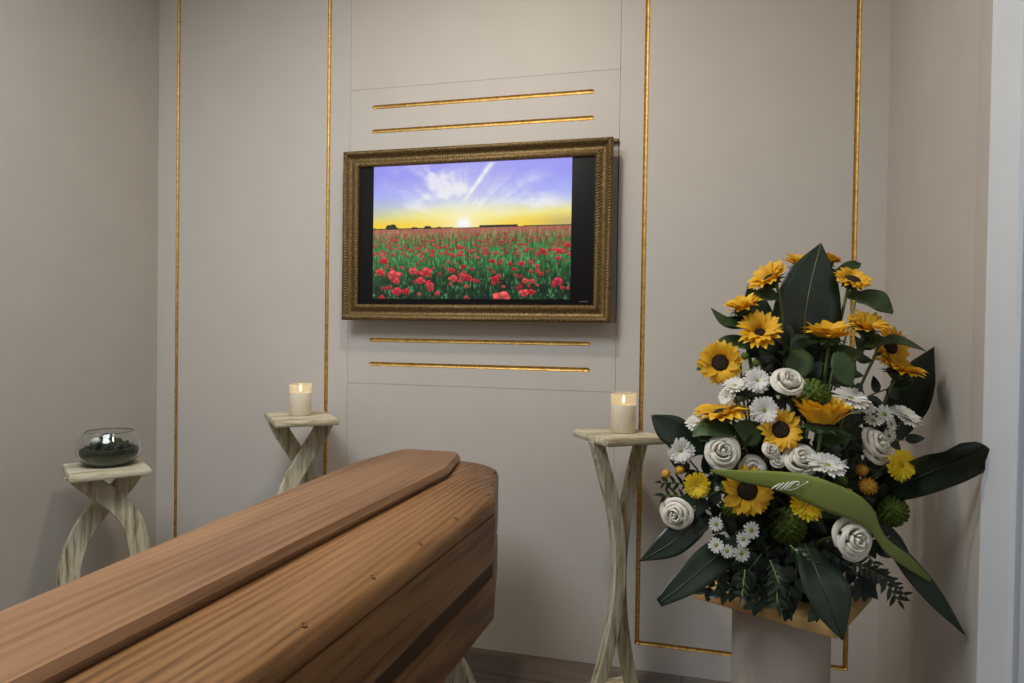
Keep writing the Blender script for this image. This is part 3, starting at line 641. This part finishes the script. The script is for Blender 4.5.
def sunflower(label, x, y, dia, nrm, elev=18, dark=0.40, d=None, leaves=3):
    d = d or depth(x, y); h = px(x, y, d); R = dia/2/FPX*d; n = cdir(*nrm)
    root = thing('sunflower', label, 'sunflower', (FB.x+(h.x-FB.x)*0.28, FB.y+(h.y-FB.y)*0.28, min(FB.z, h.z-0.02)), 0, 'sunflowers in the arrangement'); loc = h-root.location
    Q = head_frame(n, RND.random()*6); HM = Matrix.Translation(loc) @ Q; rd = R*dark
    add('disc', mesh('disc', *lathe_vf([(0.0004, 0.010*R/.06), (rd*0.5, 0.012*R/.06), (rd*0.92, 0.006), (rd, -0.002), (rd*0.7, -0.010)], 20), M['disc']), root, HM)
    cal = lathe_vf([(rd*1.15, 0.0), (rd*1.1, -0.010), (rd*0.6, -0.020), (0.004, -0.026)], 14)
    sep = []
    for k in range(12):
        a = 2*PI*k/12; m = Matrix.Rotation(a, 4, 'Z') @ Matrix.Translation((rd*0.9, 0, -0.006)) @ Matrix.Rotation(0.1, 4, 'Y') @ Matrix.Scale(R*0.42, 4)
        sep.append(xf(([(0, -.28, 0), (0, .28, 0), (.5, .2, .03), (.5, -.2, .03), (1, 0, -.05)], [(0, 1, 2, 3), (3, 2, 4)]), m))
    add('calyx', mesh('calyx', *join([cal]+sep), M['leaf']), root, HM)
    npet = 20
    for layer in (0, 1):
        for k in range(npet-2*layer):
            a = 2*PI*(k+0.5*layer)/(npet-2*layer)+RND.uniform(-.08, .08); e = math.radians(elev+(layer*14)+RND.uniform(-9, 9)); L = (R-rd*0.85)*RND.uniform(.88, 1.10)*(1-0.1*layer)/max(.5, math.cos(e)*0.4+0.6)
            m = HM @ Matrix.Rotation(a, 4, 'Z') @ Matrix.Translation((rd*0.85, 0, 0.001+0.003*layer)) @ Matrix.Rotation(-e, 4, 'Y') @ Matrix.Rotation(RND.uniform(-.25, .25), 4, 'X') @ Matrix.Diagonal((L, R*RND.uniform(.75, .95), L, 1))
            add('petal', SP[RND.randrange(3)], root, m)
    st, pts = stem_part(root, h, n, 0.0042)
    for k in range(leaves):
        q = Vector(pts[3+2*k])+root.location; a = RND.uniform(0, 6.28); side = 1 if (k % 2 == 0) == (x > 795) else -1
        put_leaf(root, 'heart', q, CR*side*0.8+CU*RND.uniform(-.1, .45)-CF*RND.uniform(.1, .6), CU*0.8-CF*0.7, RND.uniform(.062, .092))
    return root
SUN = [
 ('open sunflower with wide dark centre low on the outer edge beside white daisies', 720, 363, 46, (-.25, .12, .95), 12, .40, None),
 ('small sunflower seen from the side facing upward above two larger ones', 743, 309, 40, (-.25, .93, .25), 25, .36, None),
 ('sunflower with ruffled petals and small dark centre above the daisies', 760, 334, 47, (-.30, .60, .72), 30, .26, None),
 ('sunflower with drooping petals turned away at the upper edge by the tall leaf', 770, 280, 44, (-.62, .70, .20), 24, .36, None),
 ('small sunflower peeking out behind the tall dark leaf', 800, 266, 36, (.05, .90, .35), 28, .34, 1.93),
 ('small sunflower mostly hidden behind the tip of the tall leaf', 829, 262, 26, (.35, .8, .1), 28, .34, 1.95),
 ('sunflower facing up with dark centre in front of the gold wall strip', 852, 281, 37, (.06, .78, .60), 12, .46, None),
 ('wide sunflower seen edge on in the middle under the tall leaf', 828, 338, 54, (-.05, .97, .16), 26, .36, None),
 ('sunflower tilted upward overlapping the wide edge on bloom under the tall leaf', 866, 328, 46, (.10, .86, .46), 22, .34, None),
 ('sunflower facing outward half hidden under a green leaf near the right wall', 889, 347, 42, (.22, .25, .92), 14, .42, 1.86),
 ('sunflower with spread petals seen edge on nearest the right wall', 898, 371, 50, (.22, .94, .28), 14, .36, None),
 ('flat sunflower seen edge on above the white rose beside the candle stand', 722, 415, 58, (-.10, .98, .10), 6, .36, None),
 ('open dark centred sunflower under the round white gerbera', 780, 430, 44, (-.12, .25, .95), 14, .44, None),
 ('large sunflower seen from the side with petals raised above the roses', 821, 424, 70, (.03, .97, .10), 52, .40, 1.655),
 ('open sunflower with black centre tucked under the green ribbon', 747, 490, 52, (-.15, -.05, .98), 10, .42, None),
]
for lab, x, y, di, nr, el, dk, d in SUN: sunflower(lab, x, y, di, nr, el, dk, d)

def ring_flower(name, label, cat, x, y, dia, nrm, pm, em, n1, eye=0.26, pw=0.10, elev=10, d=None, group=None, layers=2, stem_r=0.0025, pl=None):
    d = (d or depth(x, y)-0.012); h = px(x, y, d); R = dia/2/FPX*d; n = cdir(*nrm)
    root = thing(name, label, cat, (FB.x+(h.x-FB.x)*0.28, FB.y+(h.y-FB.y)*0.28, min(FB.z, h.z-0.02)), 0, group); HM = Matrix.Translation(h-root.location) @ head_frame(n, RND.random()*6)
    P_ = []; base = petal_cache.setdefault(pw, petal_vf(pw))
    for l_ in range(layers):
        for k in range(n1):
            a = 2*PI*(k+.5*l_)/n1+RND.uniform(-.06, .06); e = math.radians(elev+l_*14+RND.uniform(-5, 5)); L = R*(1-.18*l_)*RND.uniform(.90, 1.04)
            P_.append(xf(base, Matrix.Rotation(a, 4, 'Z') @ Matrix.Translation((R*.06, 0, 0.0015*l_)) @ Matrix.Rotation(-e, 4, 'Y') @ Matrix.Scale(L*.96, 4)))
    add('petals', mesh('petals', *join(P_), M[pm]), root, HM)
    er = R*eye; add('eye', mesh('eye', *lathe_vf([(0.0003, er*.55), (er*.6, er*.5), (er, er*.12), (er*.9, -er*.2)], 14), M[em]), root, HM)
    add('calyx', mesh('calyx', *lathe_vf([(R*.32, -0.001), (R*.25, -R*.16), (0.002, -R*.4)], 10), M['leaf']), root, HM)
    stem_part(root, h, n, stem_r)
    return root
petal_cache = {}
def petal_vf(w):
    v, f = [], []
    for u, ww, z in ((0, .35, 0), (.35, .9, .03), (.75, 1, .02), (.93, .75, -.01), (1, .25, -.03)):
        for q in (-1, 0, 1): v.append((u, q*ww*w, z+abs(q)*w*.25))
    for i in range(4):
        for k in range(2): f.append((i*3+k, i*3+k+1, (i+1)*3+k+1, (i+1)*3+k))
    return v, f
GY = 'yellow gerberas in the arrangement'
for lab, x, y, di, nr, d in (
 ('small bright yellow gerbera facing outward beside the orange buds', 697, 485, 27, (-.25, .05, .96), None),
 ('bright yellow gerbera hanging from under the lower edge of the ribbon', 806, 504, 36, (.05, .42, .80), 1.62),
 ('bright yellow gerbera next to the broad dark leaf by the door trim', 901, 465, 33, (.15, .08, .98), 1.645)):
    ring_flower('yellow_gerbera', lab, 'gerbera', x, y, di, nr, 'yellow', 'ydisc', 24, .22, .125, 6, d, GY)
GW = 'white gerberas in the arrangement'
for lab, x, y, di, nr, d in (
 ('round white gerbera facing out at the middle above a sunflower', 764, 411, 31, (-.05, .28, .95), None),
 ('white gerbera beside the topmost white rose', 757, 381, 27, (-.1, .40, .90), None),
 ('white gerbera seen edge on under the outermost open sunflower', 735, 386, 25, (-.2, .85, .45), None),
 ('small drooping white gerbera on the outer edge under the sunflowers', 727, 397, 20, (-.75, .2, .5), None),
 ('white gerbera with pale green eye beside the curved leaf near the candle stand', 681, 451, 27, (-.3, .15, .95), None),
 ('white gerbera half hidden under the flat sunflower near the candle stand', 697, 424, 24, (-.2, .8, .5), None),
 ('white gerbera tilted edge on just above the ribbon', 827, 466, 39, (.05, .86, .42), 1.615),
 ('white gerbera seen edge on beside the largest raised sunflower', 850, 399, 37, (.05, .85, .45), None),
 ('white gerbera seen edge on nearest the right wall', 905, 417, 33, (.25, .80, .50), None)):
    ring_flower('white_gerbera', lab, 'gerbera', x, y, di, nr, 'whitep', 'eye', 24, .22, .125, 6, d, GW)
for grp, lab, lst in (
 ('small daisies beside the tilted white rose', 'small white daisy in the cluster above the tilted white rose',
  ((867, 408, 17, (0, .6, .8)), (884, 414, 19, (.1, .2, .95)), (873, 421, 19, (0, .85, .5)), (891, 424, 15, (.4, .3, .85)), (889, 436, 15, (.1, .1, .98)), (856, 410, 13, (-.2, .7, .6)))),
 ('small daisies low under the ribbon', 'small white daisy with green eye in the low cluster under the sunflower',
  ((716, 524, 15, (-.2, .05, .97)), (751, 530, 18, (.1, .1, .98)), (743, 539, 15, (-.1, .1, .98)), (716, 545, 16, (-.3, .2, .9)), (727, 551, 14, (-.1, .1, .98)), (741, 553, 18, (.05, .05, .99))))):
    for x, y, di, nr in lst:
        ring_flower('small_daisy', lab, 'daisy', x, y, di, nr, 'whitep', 'eye', 13, .30, .17, 6, None, grp, 1, 0.0014)

def rose_petal_mesh():
    """cupped petal whose lip rolls outward and down"""
    prof = spline([Vector(p) for p in ((.20, 0, 0), (.52, .30, 0), (.70, .66, 0), (.80, .92, 0), (.93, 1.02, 0), (1.08, .96, 0), (1.14, .86, 0))], 11)
    v, f = [], []; nu = 10
    for j, p in enumerate(prof):
        w = j/10
        for i in range(nu+1):
            q = i/nu*2-1; a = q*1.12*(0.6+0.4*math.sin(PI*min(1, w*.6+.15))); dip = 0.16*q**4*w+0.05*math.sin(q*7)*max(0, w-.6)
            v.append((p.x*(1-.10*q*q*w)*math.cos(a), p.x*(1-.10*q*q*w)*math.sin(a), p.y-dip))
    for j in range(10):
        for i in range(nu): f.append((j*(nu+1)+i, j*(nu+1)+i+1, (j+1)*(nu+1)+i+1, (j+1)*(nu+1)+i))
    return mesh('petal', v, f, M['rose'])
RP = rose_petal_mesh()
def rose(label, x, y, dia, nrm, d=None, group='white roses in the arrangement', name='white_rose', cat='rose'):
    d = d or depth(x, y)-0.01; h = px(x, y, d); R = dia/2/FPX*d; n = cdir(*nrm)
    root = thing(name, label, cat, (FB.x+(h.x-FB.x)*0.28, FB.y+(h.y-FB.y)*0.28, min(FB.z, h.z-0.02)), 0, group); HM = Matrix.Translation(h-root.location-n*R*.45) @ head_frame(n, RND.random()*6)
    for cnt, rs, hs, z0 in ((2, .20, 1.10, .10), (3, .36, 1.08, .07), (3, .54, 1.02, .04), (4, .72, .92, 0), (5, .90, .76, 0)):
        o_ = RND.random()*6
        for k in range(cnt):
            m = HM @ Matrix.Rotation(o_+2*PI*k/cnt+RND.uniform(-.12, .12), 4, 'Z') @ Matrix.Translation((0, 0, z0*R)) @ Matrix.Rotation(RND.uniform(-.12, .14), 4, 'Y') @ Matrix.Rotation(RND.uniform(-.10, .10), 4, 'X') @ Matrix.Diagonal((R*rs*.95, R*rs*.95, R*hs*RND.uniform(.95, 1.05), 1))
            add('petal', RP, root, m)
    add('bud_core', mesh('bud_core', *lathe_vf([(R*.12, 0), (R*.15, R*.6), (R*.10, R*1.08), (0.0006, R*1.12)], 10), M['rose']), root, HM)
    add('calyx', mesh('calyx', *lathe_vf([(R*.30, R*.05), (R*.28, -R*.1), (0.003, -R*.42)], 10), M['leaf']), root, HM)
    stem_part(root, h, n, 0.0034)
for lab, x, y, di, nr, d in (
 ('white rose highest of the roses, between a gerbera and the green pompon', 787, 384, 36, (.05, .60, .75), None),
 ('plump white rose right under the flat sunflower near the candle stand', 722, 453, 38, (-.15, .35, .9), None),
 ('white rose above the ribbon lettering', 800, 461, 36, (-.05, .45, .88), None),
 ('white rose tilted to the side above the yellow gerbera near the wall', 873, 447, 40, (.45, .45, .75), None),
 ('elongated white rose lowest at the edge beside the candle stand', 677, 513, 34, (-.45, .05, .85), None),
 ('large open white rose below the ribbon curve', 850, 539, 44, (.15, .15, .97), 1.60),
 ('pale rose in shade behind the ribbon start', 752, 470, 30, (-.1, .3, .9), 1.70)):
    rose(lab, x, y, di, nr, d)
for x, y, di in ((770, 450, 19), (777, 461, 16)):
    rose('small white carnation beside the rose above the ribbon', x, y, di, (-.1, .4, .9), None, 'small carnations by the ribbon', 'white_carnation', 'carnation')

def pompon(label, x, y, dia, d=None, mat='pom', name='green_pompon', cat='pompon', grp='green pompon flowers', cnt=110):
    d = d or depth(x, y)-0.005; h = px(x, y, d); R = dia/2/FPX*d
    root = thing(name, label, cat, (FB.x+(h.x-FB.x)*0.28, FB.y+(h.y-FB.y)*0.28, min(FB.z, h.z-R*1.1)), 0, grp); loc = h-root.location
    P_ = [blob_vf(R*.80, 3, 1, 2, .05)]
    for k in range(cnt):
        z = 1-2*(k+.5)/cnt; a = k*2.39996; q = Vector((math.sqrt(1-z*z)*math.cos(a), math.sqrt(1-z*z)*math.sin(a), z))
        m = Matrix.Translation(q*R*.72) @ q.to_track_quat('Z', 'Y').to_matrix().to_4x4() @ Matrix.Rotation(RND.random()*6, 4, 'Z')
        r_ = R*.12; P_.append(xf(([(-r_, -r_*.5, 0), (r_, -r_*.5, 0), (r_, r_*.5, 0), (-r_, r_*.5, 0), (-r_*.9, 0, R*.28), (r_*.9, 0, R*.28)], [(0, 1, 5, 4), (2, 3, 4, 5), (0, 4, 3), (1, 2, 5)]), m))
    add('florets', mesh('florets', *join(P_), M[mat]), root, Matrix.Translation(loc)); stem_part(root, h, cdir(0, .5, .8), 0.0028)
pompon('green pompon flower beside the topmost white rose', 811, 397, 38)
pompon('green pompon flower in the shade under the ribbon', 787, 526, 38, 1.70)
pompon('green pompon flower behind the ribbon near the right wall', 892, 511, 32)
pompon('dull green pompon flower above the low daisies', 730, 510, 22, 1.75)
pompon('golden yellow pompon below the tilted white rose', 868, 486, 19, None, 'orange', 'golden_pompon', 'pompon', 'golden pompons', 60)
pompon('flat golden pompon above the round golden one', 862, 470, 13, None, 'orange', 'golden_pompon', 'pompon', 'golden pompons', 50)
pompon('tiny green yellow bud above the ribbon near the golden pompons', 843, 481, 11, None, 'pom', 'green_bud', 'bud', 'small buds', 30)
for x, y in ((666, 474), (680, 470)):
    pompon('small orange yellow bud at the outer edge near the candle stand', x, y, 10, None, 'orange', 'golden_bud', 'bud', 'orange buds near the candle stand', 30)
for k, (x, y) in enumerate(((745, 356), (756, 363), (751, 372))):
    pompon('little round green bud beside the open dark centred sunflower', x, y, 9, None, 'pom', 'green_bud', 'bud', 'green buds under the sunflowers', 30)

def big_leaf(label, pts, widths, facing, mat='dark', fold=.16, rib=True, name='large_leaf', grp='large leaves of the arrangement', n=16):
    """pts: (px, py, depth) base to tip; widths: half widths in metres; facing: camera-frame normal"""
    c = spline([px(*p) for p in pts], n); w = spline(list(widths), n); nh = cdir(*facing)
    root = thing(name, label, 'leaf', c[0], 0, grp); v, f = [], []; mid = []
    for i, p in enumerate(c):
        t = (c[min(i+1, n-1)]-c[max(i-1, 0)]).normalized(); s_ = t.cross(nh).normalized(); nn = s_.cross(t).normalized()
        if nn.dot(nh) < 0: nn = -nn
        ww = max(w[i], .0005); mid.append(p-c[0]+nn*.0018)
        for q in (-1, -.66, -.33, 0, .33, .66, 1): v.append(p-c[0]+s_*q*ww+nn*(fold*ww*abs(q)**1.5+0.02*ww*math.sin(i*1.3+q*4)))
    for i in range(n-1):
        for k in range(6): f.append((i*7+k, i*7+k+1, (i+1)*7+k+1, (i+1)*7+k))
    b = add('blade', mesh('blade', v, f, M[mat]), root); md = b.modifiers.new('thickness', 'SOLIDIFY'); md.thickness = 0.0010
    if rib: add('midrib', mesh('midrib', *tube_vf(mid, [.0024*(1-.8*i/(n-1))+.0004 for i in range(n)], 6), M['rib' if rib is True else 'rib_dark']), root)
    st = spline([c[0]*0+Vector((0, 0, 0)), (FB-c[0])*.5+Vector((0, 0, -.01)), FB+Vector((0, 0, -.04))-c[0]], 8)
    add('stalk', mesh('stalk', *tube_vf(st, .003, 6), M['stem']), root)
    return root
big_leaf('tall broad dark leaf standing upright at the top of the arrangement', [(800, 400, 1.86), (803, 352, 1.86), (805, 315, 1.865), (812, 277, 1.87), (821, 243, 1.88)], [.05, .084, .090, .066, .001], (-.1, 0, 1))
big_leaf('short dark leaf tip behind the upper sunflowers', [(772, 372, 1.90), (762, 335, 1.90), (755, 305, 1.90), (748, 284, 1.90)], [.02, .042, .034, .001], (-.2, 0, 1), rib=False)
big_leaf('broad square tipped leaf reaching in front of the door trim', [(866, 495, 1.78), (905, 482, 1.68), (945, 466, 1.58), (975, 452, 1.50), (986, 446, 1.475)], [.018, .040, .044, .042, .024], (.05, .35, .9), fold=.35, rib=2)
big_leaf('broad dark leaf pointing up beside the edge on sunflowers near the wall', [(880, 445, 1.86), (898, 412, 1.88), (915, 382, 1.90), (936, 346, 1.92)], [.025, .062, .060, .002], (.2, .1, 1), rib=False)
big_leaf('pointed leaf just above the top board of the candle stand', [(705, 448, 1.76), (688, 440, 1.76), (668, 428, 1.76), (651, 415, 1.77)], [.020, .036, .038, .002], (-.1, .3, .95), rib=False)
big_leaf('curved dark leaf crossing the gold strip low beside the candle stand', [(708, 515, 1.76), (690, 528, 1.74), (668, 545, 1.72), (640, 561, 1.72)], [.018, .034, .032, .001], (-.2, .2, .9), rib=2)
big_leaf('long dark leaf drooping over the near corner of the board', [(730, 545, 1.74), (710, 562, 1.68), (685, 583, 1.64), (659, 603, 1.62)], [.030, .040, .030, .010], (-.2, .2, .9), rib=2)
big_leaf('glossy dark leaf hanging down over the front edge of the board', [(805, 545, 1.66), (818, 575, 1.58), (830, 605, 1.545), (843, 640, 1.53)], [.020, .050, .046, .002], (.1, .2, .97), fold=.3, rib=2)
big_leaf('long narrow leaf hanging toward the foot of the door trim', [(885, 535, 1.70), (908, 565, 1.66), (935, 598, 1.63), (965, 635, 1.61)], [.010, .022, .020, .001], (-.3, .3, .9), rib=False)
big_leaf('short dark leaf behind the green ribbon tail', [(862, 520, 1.76), (880, 530, 1.75), (897, 545, 1.74), (913, 562, 1.74)], [.015, .025, .02, .001], (-.1, .4, .9), rib=False)
SL = 'sunflower leaves'
big_leaf('rounded green leaf in front of the right end of the top sunflowers', [(856, 300, 1.82), (868, 298, 1.81), (881, 303, 1.80), (893, 313, 1.80)], [.008, .026, .032, .004], (.1, .4, .9), 'leaf', .15, False, 'green_leaf', SL)
big_leaf('green pointed leaf crossing in front of the half hidden sunflower', [(880, 343, 1.80), (895, 340, 1.79), (910, 344, 1.79), (926, 351, 1.79)], [.010, .020, .016, .001], (.1, .75, .65), 'leaf', .15, False, 'green_leaf', SL)
big_leaf('green leaf behind the sunflower in front of the gold strip', [(836, 275, 1.90), (848, 268, 1.90), (858, 264, 1.90), (856, 264, 1.90)], [.012, .018, .010, .001], (.1, .3, .9), 'leaf', .15, False, 'green_leaf', SL)
big_leaf('green leaf hanging under the wide edge on sunflower', [(838, 352, 1.72), (842, 364, 1.71), (846, 376, 1.705), (852, 386, 1.70)], [.012, .030, .026, .002], (0, .1, 1), 'leaf', .15, False, 'green_leaf', SL)
big_leaf('heart shaped leaf under the ruffled sunflower', [(795, 350, 1.77), (800, 360, 1.75), (795, 372, 1.74), (790, 378, 1.74)], [.016, .034, .026, .004], (0, .5, .85), 'leaf', .15, False, 'green_leaf', SL)
big_leaf('green leaf pointing outward under the side facing sunflower', [(755, 320, 1.80), (740, 323, 1.79), (725, 322, 1.79), (711, 308, 1.80)], [.012, .022, .018, .001], (-.1, .6, .75), 'leaf', .15, False, 'green_leaf', SL)
big_leaf('green leaf at the outer edge beside the open dark centred sunflower', [(745, 340, 1.80), (733, 340, 1.80), (722, 342, 1.80), (714, 347, 1.80)], [.010, .016, .012, .001], (-.1, .5, .8), 'leaf', .15, False, 'green_leaf', SL)
big_leaf('dark leaf spreading under the flat sunflower', [(735, 432, 1.70), (718, 428, 1.70), (702, 430, 1.70), (692, 437, 1.70)], [.015, .026, .020, .001], (-.1, .6, .75), 'leaf', .15, False, 'green_leaf', SL)
big_leaf('green leaf under the open sunflower beside the plump rose', [(742, 440, 1.70), (752, 436, 1.69), (745, 430, 1.69), (733, 425, 1.69)], [.015, .026, .028, .004], (0, .4, .9), 'leaf', .15, False, 'green_leaf', SL)

# leafy sprigs filling the arrangement
def sprig(label, base, tip, nl, size, kind, grp, sag=.03):
    a, b = px(*base), px(*tip); root = thing('leafy_sprig', label, 'foliage', a, 0, grp)
    pts = spline([Vector((0, 0, 0)), (b-a)*.5+CU*sag, b-a], 10); add('stem', mesh('stem', *tube_vf(pts, [.0022]*9+[.001], 5), M['stem']), root)
    t = (b-a).normalized(); side = t.cross(CF).normalized()
    for k in range(nl):
        u = .12+.88*k/(nl-1); i = min(8, int(u*9)); p = Vector(pts[i]).lerp(Vector(pts[i+1]), u*9-i); s_ = 1 if k % 2 else -1
        xd = t*(.55 if k < nl-1 else 1)+side*s_*(.8 if k < nl-1 else .05)-CF*RND.uniform(-.1, .6)
        add('leaf', LF[kind], root, frame_to(xd, -CF+CU*.5+side*RND.uniform(-.3, .3), p, size*RND.uniform(.8, 1.15)))
    return root
SG = 'dark leafy sprigs filling the arrangement'
for bx_, by_, tx_, ty_, sz, ph in (
 (800, 520, 730, 480, .060, 'behind the sunflower tucked under the ribbon'), (800, 520, 880, 500, .060, 'beside the round golden pompon'), (790, 480, 770, 400, .055, 'behind the round white gerbera'), (800, 480, 850, 400, .055, 'under the white gerbera beside the raised sunflower'),
 (800, 430, 790, 340, .055, 'in front of the foot of the tall leaf'), (815, 430, 865, 350, .055, 'under the overlapping edge on sunflowers'), (790, 440, 735, 380, .055, 'behind the white gerberas of the outer edge'), (790, 520, 690, 470, .055, 'behind the yellow gerbera beside the orange buds'),
 (790, 540, 700, 520, .055, 'beside the elongated low white rose'), (795, 540, 745, 575, .060, 'below the low cluster of small daisies'), (800, 540, 795, 585, .055, 'beside the glossy leaf hanging over the board'), (815, 540, 860, 580, .055, 'below the large open white rose'),
 (820, 470, 905, 440, .05, 'above the yellow gerbera by the door trim'), (820, 440, 900, 385, .05, 'under the sunflower nearest the right wall'), (800, 400, 760, 350, .05, 'under the ruffled sunflower'), (805, 500, 830, 445, .055, 'under the raised side facing sunflower'),
 (780, 500, 745, 440, .055, 'beside the plump white rose'), (800, 560, 840, 560, .05, 'touching the large open white rose from below'), (780, 560, 720, 560, .05, 'at the root of the long drooping leaf'), (790, 555, 765, 530, .055, 'between the shaded green pompon and the low daisies'),
 (805, 520, 815, 500, .055, 'behind the gerbera hanging under the ribbon'), (800, 560, 770, 592, .05, 'hanging at the middle of the board front'), (790, 560, 745, 588, .05, 'spread over the board below the daisies'), (820, 560, 815, 598, .05, 'behind the glossy hanging leaf'),
 (830, 545, 875, 550, .05, 'behind the tail of the ribbon'), (830, 500, 880, 470, .055, 'below the tilted white rose'), (760, 500, 700, 500, .055, 'between the yellow gerbera and the elongated rose'), (760, 470, 695, 445, .05, 'behind the gerbera with pale green eye'),
 (820, 420, 850, 440, .055, 'between the raised sunflower and the tilted rose'), (790, 420, 810, 380, .05, 'behind the topmost green pompon'), (770, 540, 725, 540, .055, 'directly behind the low cluster of small daisies'),
 (830, 470, 850, 500, .055, 'behind the curve of the ribbon'), (790, 470, 790, 440, .055, 'behind the rose above the ribbon lettering'), (840, 440, 880, 430, .05, 'behind the cluster of daisies above the tilted rose'), (800, 380, 835, 370, .05, 'under the wide edge on sunflower')):
    sprig('dark leafy sprig '+ph, (bx_, by_, depth(bx_, by_)+.10), (tx_, ty_, depth(tx_, ty_)+.035), 9, sz, 'oval', SG)
SG2 = 'sprigs lying over the board'
for b_, t_, sz, ph in (((755, 578, 1.74), (706, 588, 1.79), .05, 'at the near corner beside the drooping leaf'), ((760, 585, 1.72), (722, 592, 1.745), .048, 'just below the drooping leaf'), ((775, 590, 1.70), (755, 603, 1.68), .046, 'over the front edge nearest the candle stand'), ((790, 592, 1.68), (786, 610, 1.635), .046, 'over the middle of the front edge'), ((850, 585, 1.70), (868, 592, 1.80), .05, 'at the far corner toward the right wall'), ((740, 570, 1.80), (720, 572, 1.84), .05, 'along the back edge by the candle stand'), ((830, 590, 1.68), (815, 612, 1.62), .045, 'beside the tip of the glossy hanging leaf')):
    sprig('dark leafy sprig lying on the plywood board '+ph, b_, t_, 9, sz*.78, 'oval', SG2, 0.004)
for b_, t_, nl, sz, ph in (((700, 498, 1.76), (664, 495, 1.74), 11, .026, 'above the elongated white rose'), ((700, 485, 1.78), (662, 482, 1.77), 11, .024, 'beneath the two orange buds'), ((868, 555, 1.68), (898, 600, 1.66), 13, .032, 'hanging below the ribbon tail'), ((885, 575, 1.68), (905, 595, 1.70), 9, .022, 'near the foot of the narrow hanging leaf'), ((850, 560, 1.66), (885, 578, 1.62), 12, .03, 'just under the large open rose'), ((770, 560, 1.66), (780, 585, 1.62), 10, .03, 'under the shaded green pompon'), ((790, 545, 1.64), (815, 570, 1.60), 12, .028, 'crossing the top of the glossy hanging leaf'), ((745, 570, 1.66), (742, 597, 1.60), 9, .024, 'reaching the board edge below the daisies'), ((775, 575, 1.64), (778, 605, 1.60), 8, .035, 'reaching the middle of the board edge')):
    sprig('thin sprig with narrow leaves '+ph, b_, t_, nl, sz, 'lance', 'narrow leaved sprigs', 0)

# ribbon with white script
top = [(710, 469.5), (738, 470), (772, 471), (806, 474.5), (836, 484), (860, 496), (874, 510), (880, 526), (889, 540), (911, 557), (934, 582)]
bot = [(711, 472), (736, 481), (768, 488), (794, 497), (824, 511), (850, 519.5), (867, 528), (877, 541), (887, 554), (909, 570), (933, 584)]
rd_ = [1.64, 1.625, 1.605, 1.59, 1.578, 1.575, 1.58, 1.59, 1.60, 1.62, 1.64]
rb = thing('ribbon', 'olive green satin ribbon with white script draped across the flowers', 'ribbon', px(712, 470, 1.64))
N_ = 46; ta = spline([px(x, y, d) for (x, y), d in zip(top, rd_)], N_); tb = spline([px(x, y, d) for (x, y), d in zip(bot, rd_)], N_)
v, f = [], []
for a, b in zip(ta, tb):
    for k in range(7): u = k/6; v.append(a.lerp(b, u)-CF*0.003*math.sin(PI*u)*min(1, (a-b).length/.04)-rb.location)
for i in range(N_-1):
    for k in range(6): f.append((i*7+k, i*7+k+1, (i+1)*7+k+1, (i+1)*7+k))
bl = add('band', mesh('band', v, f, M['ribbon']), rb); md = bl.modifiers.new('thickness', 'SOLIDIFY'); md.thickness = 0.0012
strokes = [[(771.5, 489), (776, 486), (780, 483.4)], [(776, 489.5), (780, 486), (784, 482.6)], [(780, 490), (785, 485.5), (789, 481.6)], [(783.5, 490), (788, 485.5), (793.5, 481)],
           [(786, 489.5), (790, 486), (794.5, 482.3), (798, 481.6), (799.5, 483), (798.6, 484.8), (796.5, 485.4)], [(785, 489), (789, 490), (795, 488.8), (801, 485.6), (807, 482.4)]]
P_ = []
for i, st in enumerate(strokes):
    pp = spline([Vector(p+(0,)) for p in st], 12); P_.append(tube_vf([px(p.x, p.y, 1.5805)-rb.location for p in pp], [(.0014 if i < 5 else .0006)*(0.5+0.7*math.sin(PI*(k+1)/13)) for k in range(12)], 6))
P_.append(xf(blob_vf(.0026, 1, 1, 1, 0), Matrix.Translation(px(807.5, 482, 1.5805)-rb.location)))
add('script', mesh('script', *join(P_), M['script']), bl)
